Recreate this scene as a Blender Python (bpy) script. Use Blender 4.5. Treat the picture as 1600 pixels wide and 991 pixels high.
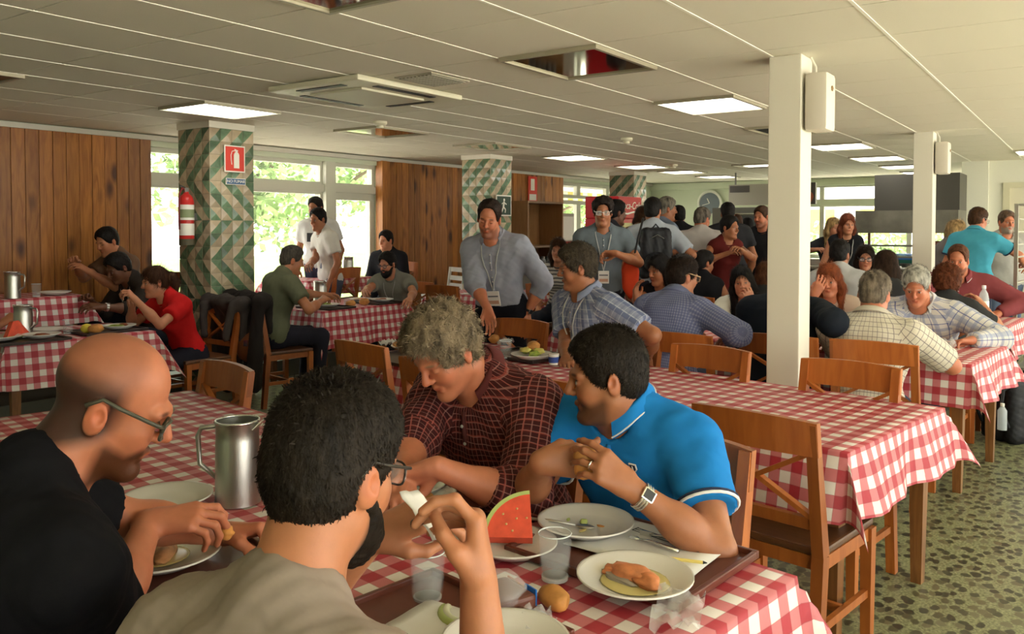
import bpy, bmesh, math, random
import numpy as np
from mathutils import Vector, Matrix
random.seed(7); rng = np.random.default_rng(7)
for o in list(bpy.data.objects): bpy.data.objects.remove(o)
S = bpy.context.scene; COL = S.collection
PI = math.pi
# ------------------------------------------------------------------ camera, world, sun, exposure
CAMH = 1.5; AZ = math.radians(35.1); FPX = 1297.0; PITCH = math.atan(36/1297.0)
cam = bpy.data.cameras.new('camera'); camo = bpy.data.objects.new('camera', cam); COL.objects.link(camo)
cam.sensor_fit = 'HORIZONTAL'; cam.sensor_width = 36; cam.lens = FPX/1600*36; cam.shift_y = -(495.5-391)/1600
cam.clip_start = .05; cam.clip_end = 300
camo.location = (0, 0, CAMH); camo.rotation_euler = (PI/2-PITCH, 0, AZ-PI/2)
S.camera = camo
S.view_settings.view_transform = 'Standard'; S.view_settings.look = 'None'; S.view_settings.gamma = 1
S.view_settings.use_curve_mapping = False
S.view_settings.exposure = 0.62
W = bpy.data.worlds.new('sky'); S.world = W; W.use_nodes = True
bg = W.node_tree.nodes['Background']; bg.inputs[0].default_value = (1, .985, .93, 1); bg.inputs[1].default_value = 3.6
sun = bpy.data.lights.new('sun', 'SUN'); sun.energy = 22; sun.angle = .02; sun.color = (1, .95, .85)
suno = bpy.data.objects.new('sun', sun); COL.objects.link(suno); suno.rotation_euler = (math.radians(38), math.radians(14), 0)
def portal(name, loc, rot, sx, sy):
    l = bpy.data.lights.new(name, 'AREA'); l.shape = 'RECTANGLE'; l.size = sx; l.size_y = sy
    l.cycles.is_portal = True
    o = bpy.data.objects.new(name, l); COL.objects.link(o); o.location = loc; o.rotation_euler = rot
# ------------------------------------------------------------------ helpers
_fw = Vector((math.cos(AZ)*math.cos(PITCH), math.sin(AZ)*math.cos(PITCH), -math.sin(PITCH)))
_rt = Vector((math.sin(AZ), -math.cos(AZ), 0)); _up = _rt.cross(_fw)
def ray(px, py): return _fw+_rt*((px-800)/FPX)-_up*((py-391)/FPX)
def at(px, py, d): return Vector((0, 0, CAMH))+ray(px, py)*d          # a point of the photo at depth d
def atz(px, py, z):
    r = ray(px, py); return Vector((0, 0, CAMH))+r*((z-CAMH)/r.z)
MATS = {}
def nodes(m):
    m.use_nodes = True; nt = m.node_tree; b = nt.nodes['Principled BSDF']; return nt, b
def mat(name, col, rough=.6, metal=0, spec=.4, bump=0, bscale=60, var=0, vscale=8, trans=0, ior=1.45, emit=None, estr=0, alpha=1, sss=0, stretch=None, objrand=0, bdist=.004):
    if name in MATS: return MATS[name]
    m = bpy.data.materials.new(name); nt, b = nodes(m)
    c = tuple(col)+(1,) if len(col) == 3 else col
    b.inputs['Base Color'].default_value = c; b.inputs['Roughness'].default_value = rough; b.inputs['Metallic'].default_value = metal
    b.inputs['Specular IOR Level'].default_value = spec; b.inputs['Transmission Weight'].default_value = trans; b.inputs['IOR'].default_value = ior
    if alpha < 1: b.inputs['Alpha'].default_value = alpha
    if sss: b.inputs['Subsurface Weight'].default_value = sss; b.inputs['Subsurface Radius'].default_value = (.01, .004, .002)
    if emit: b.inputs['Emission Color'].default_value = tuple(emit)+(1,); b.inputs['Emission Strength'].default_value = estr
    N = nt.nodes; L = nt.links
    if var or bump or objrand:
        tc = N.new('ShaderNodeTexCoord'); src = tc.outputs['Object']
        if stretch:
            mp = N.new('ShaderNodeMapping'); mp.inputs['Scale'].default_value = stretch; L.new(src, mp.inputs[0]); src = mp.outputs[0]
    if var or objrand:
        hs = N.new('ShaderNodeHueSaturation'); hs.inputs['Color'].default_value = c; L.new(hs.outputs[0], b.inputs['Base Color'])
        val = None
        if var:
            n = N.new('ShaderNodeTexNoise'); n.inputs['Scale'].default_value = vscale; n.inputs['Detail'].default_value = 5; L.new(src, n.inputs['Vector'])
            mr = N.new('ShaderNodeMapRange'); mr.inputs['From Min'].default_value = .3; mr.inputs['From Max'].default_value = .7
            mr.inputs['To Min'].default_value = 1-var; mr.inputs['To Max'].default_value = 1+var; L.new(n.outputs[0], mr.inputs[0]); val = mr.outputs[0]
        if objrand:
            oi = N.new('ShaderNodeObjectInfo'); m2 = N.new('ShaderNodeMapRange'); m2.inputs['To Min'].default_value = 1-objrand; m2.inputs['To Max'].default_value = 1+objrand
            L.new(oi.outputs['Random'], m2.inputs[0])
            if val:
                mm = N.new('ShaderNodeMath'); mm.operation = 'MULTIPLY'; L.new(val, mm.inputs[0]); L.new(m2.outputs[0], mm.inputs[1]); val = mm.outputs[0]
            else: val = m2.outputs[0]
        L.new(val, hs.inputs['Value'])
    if bump:
        n2 = N.new('ShaderNodeTexNoise'); n2.inputs['Scale'].default_value = bscale; n2.inputs['Detail'].default_value = 4; L.new(src, n2.inputs['Vector'])
        bp = N.new('ShaderNodeBump'); bp.inputs['Strength'].default_value = bump; bp.inputs['Distance'].default_value = bdist; L.new(n2.outputs[0], bp.inputs['Height']); L.new(bp.outputs[0], b.inputs['Normal'])
    MATS[name] = m; return m
def tag(o, label=None, cat=None, group=None, kind=None):
    if label: o['label'] = label
    if cat: o['category'] = cat
    if group: o['group'] = group
    if kind: o['kind'] = kind
    return o
def thing(name, label, cat, loc=(0, 0, 0), rz=0, group=None):
    o = bpy.data.objects.new(name, None); COL.objects.link(o); o.location = loc; o.rotation_euler = (0, 0, rz); o.empty_display_size = .05
    return tag(o, label, cat, group)
def link(name, me, parent=None, loc=None):
    o = bpy.data.objects.new(name, me); COL.objects.link(o)
    if parent: o.parent = parent
    if loc is not None: o.location = loc
    return o
def dup(root, loc=None, rz=None, label=None, group=None):
    def cp(o, par):
        c = o.copy(); COL.objects.link(c)
        if par: c.parent = par
        for ch in list(o.children): cp(ch, c)
        return c
    r = cp(root, None)
    if loc is not None: r.location = loc
    if rz is not None: r.rotation_euler = (0, 0, rz)
    if label: r['label'] = label
    if group: r['group'] = group
    return r
class MB:
    """collects primitive shapes, then builds ONE mesh object"""
    def __init__(s): s.bm = bmesh.new()
    def box(s, lo, hi, bev=0, M=None):
        lo = Vector(lo); hi = Vector(hi); c = (lo+hi)/2; d = hi-lo
        r = bmesh.ops.create_cube(s.bm, size=1, matrix=Matrix.Translation(c) @ Matrix.Diagonal((abs(d.x), abs(d.y), abs(d.z), 1)))
        vs = r['verts']
        if bev:
            es = list({e for v in vs for e in v.link_edges}); rr = bmesh.ops.bevel(s.bm, geom=es, offset=bev, segments=2, affect='EDGES', profile=.6)
            vs = list({v for f in rr['faces'] for v in f.verts} | {v for v in vs if v.is_valid})
        if M is not None: bmesh.ops.transform(s.bm, matrix=M, verts=[v for v in vs if v.is_valid])
        return s
    def bar(s, a, b, w, h, up=(0, 0, 1), w2=None, h2=None):
        a = Vector(a); b = Vector(b); d = (b-a).normalized(); up = Vector(up)
        x = d.cross(up)
        if x.length < 1e-4: x = d.cross(Vector((1, 0, 0)))
        x.normalize(); y = x.cross(d); w2 = w2 or w; h2 = h2 or h
        q = [s.bm.verts.new(p) for p in (a-x*w/2-y*h/2, a+x*w/2-y*h/2, a+x*w/2+y*h/2, a-x*w/2+y*h/2, b-x*w2/2-y*h2/2, b+x*w2/2-y*h2/2, b+x*w2/2+y*h2/2, b-x*w2/2+y*h2/2)]
        for f in ((3, 2, 1, 0), (4, 5, 6, 7), (0, 1, 5, 4), (1, 2, 6, 5), (2, 3, 7, 6), (3, 0, 4, 7)): s.bm.faces.new([q[i] for i in f])
        return s
    def tube(s, pts, r, n=8, cap=True):
        pts = [Vector(p) for p in pts]; rs = r if isinstance(r, (list, tuple)) else [r]*len(pts); rings = []; px = None
        for i, p in enumerate(pts):
            d = (pts[min(i+1, len(pts)-1)]-pts[max(i-1, 0)]).normalized()
            if px is None: px = d.orthogonal().normalized()
            x = (px-d*px.dot(d)).normalized(); px = x; y = d.cross(x)
            rings.append([s.bm.verts.new(p+(x*math.cos(2*PI*k/n)+y*math.sin(2*PI*k/n))*rs[i]) for k in range(n)])
        for A, B in zip(rings, rings[1:]):
            for k in range(n): s.bm.faces.new((A[k], A[(k+1) % n], B[(k+1) % n], B[k]))
        if cap: s.bm.faces.new(rings[0][::-1]); s.bm.faces.new(rings[-1])
        return s
    def lathe(s, prof, n=24, c=(0, 0, 0), sx=1, sy=1, cap0=True, cap1=False):
        c = Vector(c); rings = []
        for r, z in prof:
            rings.append([s.bm.verts.new(c+Vector((r*sx*math.cos(2*PI*k/n), r*sy*math.sin(2*PI*k/n), z))) for k in range(n)])
        for A, B in zip(rings, rings[1:]):
            for k in range(n): s.bm.faces.new((A[k], A[(k+1) % n], B[(k+1) % n], B[k]))
        if cap0: s.bm.faces.new(rings[0][::-1])
        if cap1: s.bm.faces.new(rings[-1])
        return s
    def prism(s, poly, z0, z1, M=None):
        a = [s.bm.verts.new((x, y, z0)) for x, y in poly]; b = [s.bm.verts.new((x, y, z1)) for x, y in poly]; n = len(poly)
        s.bm.faces.new(a[::-1]); s.bm.faces.new(b)
        for i in range(n): s.bm.faces.new((a[i], a[(i+1) % n], b[(i+1) % n], b[i]))
        if M is not None: bmesh.ops.transform(s.bm, matrix=M, verts=a+b)
        return s
    def blob(s, c, r, amp=.1, seed=0, sub=3, rot=0):
        rr = bmesh.ops.create_icosphere(s.bm, subdivisions=sub, radius=1); R = random.Random(seed); ph = [R.uniform(0, 6) for _ in range(6)]
        M = Matrix.Rotation(rot, 3, 'Z')
        for v in rr['verts']:
            p = v.co.copy(); k = 1+amp*(math.sin(3*p.x+ph[0])*math.sin(3.3*p.y+ph[1])+.6*math.sin(6*p.z+ph[2]+3*p.x)+.35*math.sin(11*p.y+ph[3])*math.sin(10*p.x+ph[4]))
            v.co = Vector(c)+M @ Vector((p.x*r[0]*k, p.y*r[1]*k, p.z*r[2]*k))
        return s
    def mesh(s, name, m=None, smooth=False):
        me = bpy.data.meshes.new(name); bmesh.ops.recalc_face_normals(s.bm, faces=s.bm.faces); s.bm.to_mesh(me); s.bm.free()
        if m is not None:
            for q in (m if isinstance(m, (list, tuple)) else [m]): me.materials.append(q)
        if smooth:
            me.polygons.foreach_set('use_smooth', [True]*len(me.polygons))
            if smooth == 'a':
                try: me.set_sharp_from_angle(angle=math.radians(40))
                except Exception: pass
        return me
    def build(s, name, m, parent=None, loc=None, smooth=False): return link(name, s.mesh(name, m, smooth), parent, loc)
def struct(o): o['kind'] = 'structure'; return o
_tm = {}
def text(name, body, size, m, loc, rot, parent=None, align='CENTER', shear=0, ext=.001):
    cu = bpy.data.curves.new(name, 'FONT'); cu.body = body; cu.size = size; cu.align_x = align; cu.align_y = 'CENTER'; cu.extrude = ext; cu.shear = shear
    o = bpy.data.objects.new(name, cu); COL.objects.link(o); bpy.context.view_layer.update()
    dg = bpy.context.evaluated_depsgraph_get(); me = bpy.data.meshes.new_from_object(o.evaluated_get(dg)); bpy.data.objects.remove(o)
    me.materials.clear(); me.materials.append(m)
    o = link(name, me, parent, loc); o.rotation_euler = rot; return o
# ------------------------------------------------------------------ surface materials
def wood_mat(name, c1, c2, axis=2, knots=True, rough=.45, scale=1):
    m = bpy.data.materials.new(name); nt, b = nodes(m); N = nt.nodes; L = nt.links
    tc = N.new('ShaderNodeTexCoord'); oi = N.new('ShaderNodeObjectInfo'); ad = N.new('ShaderNodeVectorMath'); ad.operation = 'MULTIPLY_ADD'
    ad.inputs[1].default_value = (1, 1, 1); cb = N.new('ShaderNodeCombineXYZ'); mu = N.new('ShaderNodeMath'); mu.operation = 'MULTIPLY'; mu.inputs[1].default_value = 37
    L.new(oi.outputs['Random'], mu.inputs[0]); L.new(mu.outputs[0], cb.inputs[0]); L.new(mu.outputs[0], cb.inputs[2])
    L.new(tc.outputs['Object'], ad.inputs[0]); L.new(cb.outputs[0], ad.inputs[2])
    mp = N.new('ShaderNodeMapping'); sc = [9*scale]*3; sc[axis] = .9*scale; mp.inputs['Scale'].default_value = sc; L.new(ad.outputs[0], mp.inputs[0])
    n = N.new('ShaderNodeTexNoise'); n.inputs['Scale'].default_value = 3; n.inputs['Detail'].default_value = 6; n.inputs['Distortion'].default_value = 1.2; L.new(mp.outputs[0], n.inputs['Vector'])
    cr = N.new('ShaderNodeValToRGB'); cr.color_ramp.elements[0].color = (*c2, 1); cr.color_ramp.elements[1].color = (*c1, 1); cr.color_ramp.elements[0].position = .3; cr.color_ramp.elements[1].position = .65
    L.new(n.outputs[0], cr.inputs[0]); out = cr.outputs[0]
    if knots:
        m2 = N.new('ShaderNodeMapping'); s2 = [6]*3; s2[axis] = 2.6; m2.inputs['Scale'].default_value = s2; L.new(ad.outputs[0], m2.inputs[0])
        v = N.new('ShaderNodeTexVoronoi'); v.inputs['Scale'].default_value = 1; L.new(m2.outputs[0], v.inputs['Vector'])
        r2 = N.new('ShaderNodeMapRange'); r2.inputs['From Min'].default_value = .13; r2.inputs['From Max'].default_value = .34; r2.clamp = True; L.new(v.outputs['Distance'], r2.inputs[0])
        mx = N.new('ShaderNodeMix'); mx.data_type = 'RGBA'; mx.inputs['A'].default_value = (c2[0]*.3, c2[1]*.25, c2[2]*.25, 1); L.new(r2.outputs[0], mx.inputs['Factor']); L.new(out, mx.inputs['B']); out = mx.outputs['Result']
    hs = N.new('ShaderNodeHueSaturation'); mr = N.new('ShaderNodeMapRange'); mr.inputs['To Min'].default_value = .72; mr.inputs['To Max'].default_value = 1.2; L.new(oi.outputs['Random'], mr.inputs[0]); L.new(mr.outputs[0], hs.inputs['Value']); L.new(out, hs.inputs['Color'])
    L.new(hs.outputs[0], b.inputs['Base Color']); b.inputs['Roughness'].default_value = rough
    bp = N.new('ShaderNodeBump'); bp.inputs['Strength'].default_value = .15; bp.inputs['Distance'].default_value = .002; L.new(n.outputs[0], bp.inputs['Height']); L.new(bp.outputs[0], b.inputs['Normal'])
    return m
M_PINE = wood_mat('pine_panel', (.44, .175, .034), (.27, .090, .016))
M_CHAIR = wood_mat('chair_wood', (.42, .125, .022), (.31, .08, .013), knots=False, rough=.42, scale=.7)
M_CHAIRSEAT = wood_mat('seat_wood', (.13, .05, .018), (.08, .03, .012), axis=0, knots=False, rough=.35)
M_TLEG = wood_mat('table_leg_wood', (.24, .10, .03), (.15, .06, .018), knots=False, rough=.35)
M_CAB = wood_mat('cabinet_wood', (.30, .16, .06), (.24, .12, .04), knots=False)
M_WHITE = mat('white_paint', (.72, .68, .58), .55, bump=.1, bscale=40)
M_WALL = mat('green_white_wall', (.60, .66, .50), .7)
M_FRAME = mat('window_frame_paint', (.60, .60, .50), .45)
M_DARK = mat('dark', (.02, .02, .02), .5); M_STEEL = mat('brushed_steel', (.55, .54, .50), .32, 1, bump=.15, bscale=30, stretch=(20, 20, 1))
M_DSTEEL = mat('dark_steel', (.20, .20, .18), .4, .6); M_CHROME = mat('chrome', (.75, .75, .72), .18, 1)
M_GLASS = mat('clear_glass', (1, 1, 1), .02, trans=1, ior=1.45); M_PANE = mat('thin_pane', (1, 1, 1), 0, spec=.3, alpha=.12)
M_RED = mat('sign_red', (.70, .05, .03), .4); M_SIGNW = mat('sign_white', (.85, .82, .72), .5); M_BLUE = mat('sign_blue', (.05, .12, .25), .4)
M_GREEN = mat('tile_green', (.12, .19, .11), .18, var=.35, vscale=14, objrand=.3); M_CREAM = mat('tile_cream', (.45, .36, .24), .2, var=.12, vscale=14, objrand=.12)
M_GROUT = mat('grout', (.30, .28, .20), .8)
# floor: exposed pebble terrazzo
def floor_mat():
    m = bpy.data.materials.new('pebble_terrazzo'); nt, b = nodes(m); N = nt.nodes; L = nt.links
    tc = N.new('ShaderNodeTexCoord'); nz = N.new('ShaderNodeTexNoise'); nz.inputs['Scale'].default_value = 14; nz.inputs['Detail'].default_value = 2; L.new(tc.outputs['Object'], nz.inputs['Vector'])
    ad = N.new('ShaderNodeVectorMath'); ad.operation = 'MULTIPLY_ADD'; ad.inputs[1].default_value = (.05, .05, 0); L.new(nz.outputs['Color'], ad.inputs[0]); L.new(tc.outputs['Object'], ad.inputs[2])
    mp = N.new('ShaderNodeMapping'); mp.inputs['Scale'].default_value = (15, 22, 1); mp.inputs['Rotation'].default_value = (0, 0, .5); L.new(ad.outputs[0], mp.inputs[0])
    v = N.new('ShaderNodeTexVoronoi'); v.voronoi_dimensions = '2D'; v.feature = 'F1'; v.inputs['Scale'].default_value = 1; v.inputs['Randomness'].default_value = 1; L.new(mp.outputs[0], v.inputs['Vector'])
    r = N.new('ShaderNodeMapRange'); r.inputs['From Min'].default_value = .33; r.inputs['From Max'].default_value = .44; L.new(v.outputs['Distance'], r.inputs[0])
    sx = N.new('ShaderNodeSeparateColor'); L.new(v.outputs['Color'], sx.inputs[0])
    pc = N.new('ShaderNodeValToRGB'); e = pc.color_ramp.elements; e[0].color = (.035, .032, .018, 1); e[1].color = (.16, .16, .09, 1); e.new(.45).color = (.06, .06, .035, 1); e.new(.8).color = (.13, .115, .06, 1); L.new(sx.outputs[0], pc.inputs[0])
    n2 = N.new('ShaderNodeTexNoise'); n2.inputs['Scale'].default_value = 90; n2.inputs['Detail'].default_value = 3; L.new(tc.outputs['Object'], n2.inputs['Vector'])
    gc = N.new('ShaderNodeValToRGB'); g = gc.color_ramp.elements; g[0].color = (.10, .11, .05, 1); g[1].color = (.34, .35, .19, 1); g[0].position = .3; g[1].position = .72; L.new(n2.outputs[0], gc.inputs[0])
    mx = N.new('ShaderNodeMix'); mx.data_type = 'RGBA'; L.new(r.outputs[0], mx.inputs['Factor']); L.new(pc.outputs[0], mx.inputs['A']); L.new(gc.outputs[0], mx.inputs['B']); L.new(mx.outputs['Result'], b.inputs['Base Color'])
    b.inputs['Roughness'].default_value = .33; b.inputs['Specular IOR Level'].default_value = .5
    return m
# ------------------------------------------------------------------ room shell
CZ = 2.40; YW = 7.66; XF = 16.0; YS = -2.8; XB = -2.4; XD = 13.0
struct(MB().box((XB-.3, YS-.3, -.2), (XF+.3, YW+.3, 0)).build('floor', floor_mat()))
plat = struct(MB().box((XB, 6.62, 0), (12.3, YW-.02, .17)).build('trim_1', mat('platform_floor', (.12, .12, .09), .5)))
M_CEILP = mat('ceiling_panel', (.74, .69, .56), .8, bump=.35, bscale=220, bdist=.003); M_TBAR = mat('ceiling_bar', (.88, .85, .75), .6)
ceil = struct(MB().box((XB-.3, YS-.3, CZ+.012), (XF+.3, YW+.3, CZ+.2)).build('ceiling', M_CEILP))
JY = [-2.2, -1.6, -1.0, -.4, .21, .81, 1.41, 2.01, 2.62, 3.12, 3.63, 4.17, 4.68, 5.19, 5.78, 6.3, 6.85, 7.4]
JX = [1.70+.63*k for k in range(-5, 23)]
LAMPS = []   # (x0,x1,y0,y1,kind)
for x0, kind in ((1.70, 'mirror'), (3.59, 'mirror'), (5.48, 'lit'), (7.37, 'mirror'), (9.26, 'lit'), (11.2, 'lit'), (13.0, 'lit'), (14.6, 'lit')):
    LAMPS.append((x0, x0+.70, 2.02, 2.61, kind))
for x0, kind in ((1.70, 'dark'), (3.59, 'lit'), (5.34, 'mirror'), (7.08, 'mirror'), (8.85, 'lit'), (10.8, 'lit'), (12.25, 'lit'), (13.8, 'lit')):
    LAMPS.append((x0, x0+.68, 5.19, 5.77, kind))
LAMPS.append((11.3, 12.0, .2, .8, 'lit')); LAMPS.append((11.6, 12.3, 3.7, 4.3, 'mirror'))
AC = (3.46, 4.44, 3.53, 4.34)
def blocked(x, y): return any(a-.02 < x < b+.02 and c-.02 < y < d+.02 for a, b, c, d, _ in LAMPS) or (AC[0] < x < AC[1] and AC[2] < y < AC[3])
pm = {}; rest = MB()
for i, (x0, x1) in enumerate(zip(JX, JX[1:])):
    for y0, y1 in zip(JY, JY[1:]):
        if .2 < y0 and x1 < 8.8 and x0 > 1.0:
            key = round(y1-y0, 3)
            if key not in pm: pm[key] = MB().box((-.311, -key/2+.006, 0), (.311, key/2-.006, .012)).mesh('ceiling_panel', M_CEILP)
            link('ceiling_panel', pm[key], ceil, ((x0+x1)/2, (y0+y1)/2, CZ))
        else: rest.box((x0+.004, y0+.006, CZ), (x1-.004, y1-.006, CZ+.012))
o = rest.build('ceiling_panel_field', M_CEILP, ceil); o['kind'] = 'stuff'
for y in JY[4:]:
    if y < 5.7: MB().box((XB, y-.007, CZ-.003), (XF, y+.007, CZ+.002)).build('joint_bar', M_TBAR, ceil)
# walls
def planks(x0, x1, wall, y=YW-.03, w=.118, z0=0, z1=2.36):
    n = int(round((x1-x0)/w)); w = (x1-x0)/n; me = MB().box((-w/2+.002, -.014, z0), (w/2-.002, .014, z1), .004).mesh('plank', M_PINE)
    for k in range(n): link('plank', me, wall, (x0+(k+.5)*w, y+random.uniform(-.002, .002), 0))
wl = MB()
wl.box((XB-.2, YW, 0), (4.66, YW+.2, CZ+.1)); wl.box((7.86, YW, 0), (12.35, YW+.2, CZ+.1)); wl.box((15.4, YW, 0), (XF+.3, YW+.2, CZ+.1))
wl.box((4.66, YW, 2.3), (7.86, YW+.2, CZ+.1)); wl.box((12.35, YW, 2.3), (15.4, YW+.2, CZ+.1)); wl.box((4.66, YW, 0), (7.86, YW+.2, .2)); wl.box((12.35, YW, 0), (15.4, YW+.2, .15))
wl = struct(wl.build('wall_left', M_WALL))
planks(1.6, 4.66, wl); planks(7.9, 12.35, wl, YW-.06)
MB().box((7.84, YW-.1, 0), (7.93, YW+.02, 2.36)).build('corner_post', M_PINE, wl)
struct(MB().box((XB, YW-.07, 2.355), (XF, YW, CZ)).build('trim_2', mat('cornice', (.62, .60, .52), .6)))
wf = MB(); wf.box((XF, 5.75, 0), (XF+.2, YW+.3, CZ+.1)); wf.box((XF, 1.0, 0), (XF+.2, 5.75, .95)); wf.box((XF, 1.0, 2.28), (XF+.2, 5.75, CZ+.1))
struct(wf.build('wall_far', M_WALL))
wd = MB(); wd.box((XD, YS-.3, 0), (XD+.15, .05, CZ+.1)); wd.box((XD, 1.0, 0), (XD+.15, 1.48, CZ+.1)); wd.box((XD, .05, 2.08), (XD+.15, 1.0, CZ+.1)); wd.box((XD+.15, 1.33, 0), (XF, 1.48, CZ+.1))
M_WALL2 = mat('cream_wall', (.68, .67, .56), .7, bump=.2, bscale=60); struct(wd.build('wall_door', M_WALL2))
struct(MB().box((XD-.06, 1.2, 0), (XD, 1.52, CZ)).build('trim_3', M_WALL2))
dr = struct(MB().box((XD+.02, .10, .02), (XD+.07, .95, 2.03)).build('door_1', mat('door_cream', (.60, .56, .42), .5)))
df = MB(); df.box((XD-.03, .95, 0), (XD+.1, 1.03, 2.1)); df.box((XD-.03, .02, 0), (XD+.1, .10, 2.1)); df.box((XD-.03, .10, 2.03), (XD+.1, .95, 2.1)); df.build('door_frame', mat('door_frame', (.55, .52, .36), .5), dr)
MB().box((XD-.02, .93, 1.55), (XD+.03, .955, 1.7)).build('hinge', M_CHROME, dr)
# unseen sides: right window wall lets daylight in, back wall closed to stop light from behind
ws = MB(); ws.box((XB-.3, YS-.2, 0), (XF, YS, .45)); ws.box((XB-.3, YS-.2, 2.32), (XF, YS, CZ+.1))
for k in range(11): ws.box((XB+k*1.6-.06, YS-.2, .45), (XB+k*1.6+.06, YS, 2.32))
struct(ws.build('wall_right', M_WALL))
wb = MB(); wb.box((XB-.2, YS, 0), (XB, YW, CZ+.1))
struct(wb.build('wall_back', M_WALL))
portal('daylight_right', ((XB+XD)/2, YS-.02, 1.385), (PI/2, 0, 0), XD-XB, 1.87)
portal('daylight_left', (6.26, YW+.25, 1.25), (-PI/2, 0, 0), 3.2, 2.1)
portal('daylight_left_far', (13.9, YW+.25, 1.25), (-PI/2, 0, 0), 3.0, 2.1)
portal('daylight_counter', (XF+.25, 3.4, 1.6), (PI/2, 0, PI/2), 4.6, 1.35)
# windows
wn = [0]
def window(x0, x1, z0, z1, y=YW+.1, fr=.05, axis='x'):
    wn[0] += 1; b = MB()
    P = (lambda a, c, z: (a, y+c, z)) if axis == 'x' else (lambda a, c, z: (y+c, a, z))
    b.box(P(x0, -.04, z0), P(x0+fr, .04, z1)); b.box(P(x1-fr, -.04, z0), P(x1, .04, z1)); b.box(P(x0+fr, -.04, z0), P(x1-fr, .04, z0+fr)); b.box(P(x0+fr, -.04, z1-fr), P(x1-fr, .04, z1))
    o = struct(b.build('window_%d' % wn[0], M_FRAME)); MB().box(P(x0+fr, -.004, z0+fr), P(x1-fr, .004, z1-fr)).build('pane', M_PANE, o); return o
window(4.66, 5.22, 2.0, 2.3); window(4.66, 5.22, .2, 1.95)
window(5.22, 6.98, 2.0, 2.3); window(5.22, 6.98, .2, 1.95)
window(7.10, 7.86, 2.0, 2.3); o = window(7.10, 7.86, .2, 1.93, fr=.09)
MB().box((7.12, YW+.03, 1.05), (7.15, YW+.06, 1.2)).build('handle', M_CHROME, o)
struct(MB().box((6.96, YW-.01, .2), (7.12, YW+.16, 2.3)).build('trim_4', M_FRAME)); struct(MB().box((4.66, YW+.02, 1.93), (7.86, YW+.15, 2.02)).build('trim_5', M_FRAME))
for a, b_ in ((12.35, 13.1), (13.1, 14.2), (14.2, 15.4)): window(a, b_, 2.02, 2.3, fr=.06); window(a, b_, .15, 1.98, fr=.07)
for a, b_ in ((1.6, 2.7), (2.7, 4.2), (4.2, 5.75)): window(a, b_, 1.98, 2.28, XF+.1, .04, 'y'); window(a, b_, .95, 1.92, XF+.1, .04, 'y')
struct(MB().box((XF-.01, 1.48, 1.90), (XF+.16, 5.75, 2.0)).build('trim_6', M_WALL))
struct(MB().box((XF-.07, 1.48, 2.27), (XF, YW, CZ)).build('trim_7', M_WALL))
# white columns
for i, (x, y, lab) in enumerate(((4.40, 1.26, 'nearer'), (8.68, 1.26, 'farther'))):
    c = struct(MB().box((x, y, 0), (x+.20, y+.17, CZ), .006).build('trim_%d' % (8+i), M_WHITE))
    sp = thing('loudspeaker', '%s white wall loudspeaker on the square white column' % lab, 'speaker', (x+.10, y-.012, 2.15), 0, 'column loudspeakers')
    MB().box((-.09, -.115, -.15), (.09, .0, .15), .022).build('cabinet', mat('speaker_white', (.70, .64, .54), .5), sp, smooth='a')
    MB().box((-.03, -.0, -.05), (.03, .012, .05)).build('bracket', M_WHITE, sp)
    MB().lathe([(.014, 0), (.014, .004), (.006, .006)], 14).build('emblem', mat('emblem', (.35, .22, .10), .4), sp, (0, -.117, .07)).rotation_euler = (PI/2, 0, 0)
    MB().tube([(.05, -.02, .14), (.05, -.02, .2), (.03, -.0, .25)], .006, 6).build('cable', M_WHITE, sp)
# tiled pillars
TS = .1125
def tile_mesh(dirn, par):
    b = bmesh.new(); h = TS/2-.0015; z = .012
    c = [b.verts.new(p) for p in ((-h, -.004, -h), (h, -.004, -h), (h, -.004, h), (-h, -.004, h))]; a = b.verts.new((0, -z, 0)) ; k = [b.verts.new((v.co.x, .006, v.co.z)) for v in c]
    for i in range(4):
        f = b.faces.new((c[i], c[(i+1) % 4], a))
        up = {1: (2, 3), -1: (1, 2)}[dirn]
        f.material_index = (1 if i in up else 0) ^ par
        b.faces.new((k[i], k[(i+1) % 4], c[(i+1) % 4], c[i])).material_index = 0
    bmesh.ops.recalc_face_normals(b, faces=b.faces)
    me = bpy.data.meshes.new('tile'); b.to_mesh(me); b.free(); me.materials.append(M_CREAM); me.materials.append(M_GREEN); return me
TM = {(d, p): tile_mesh(d, p) for d in (1, -1) for p in (0, 1)}
PIL = ((4.28, 6.13), (8.22, 6.1), (12.1, 6.1))
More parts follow.
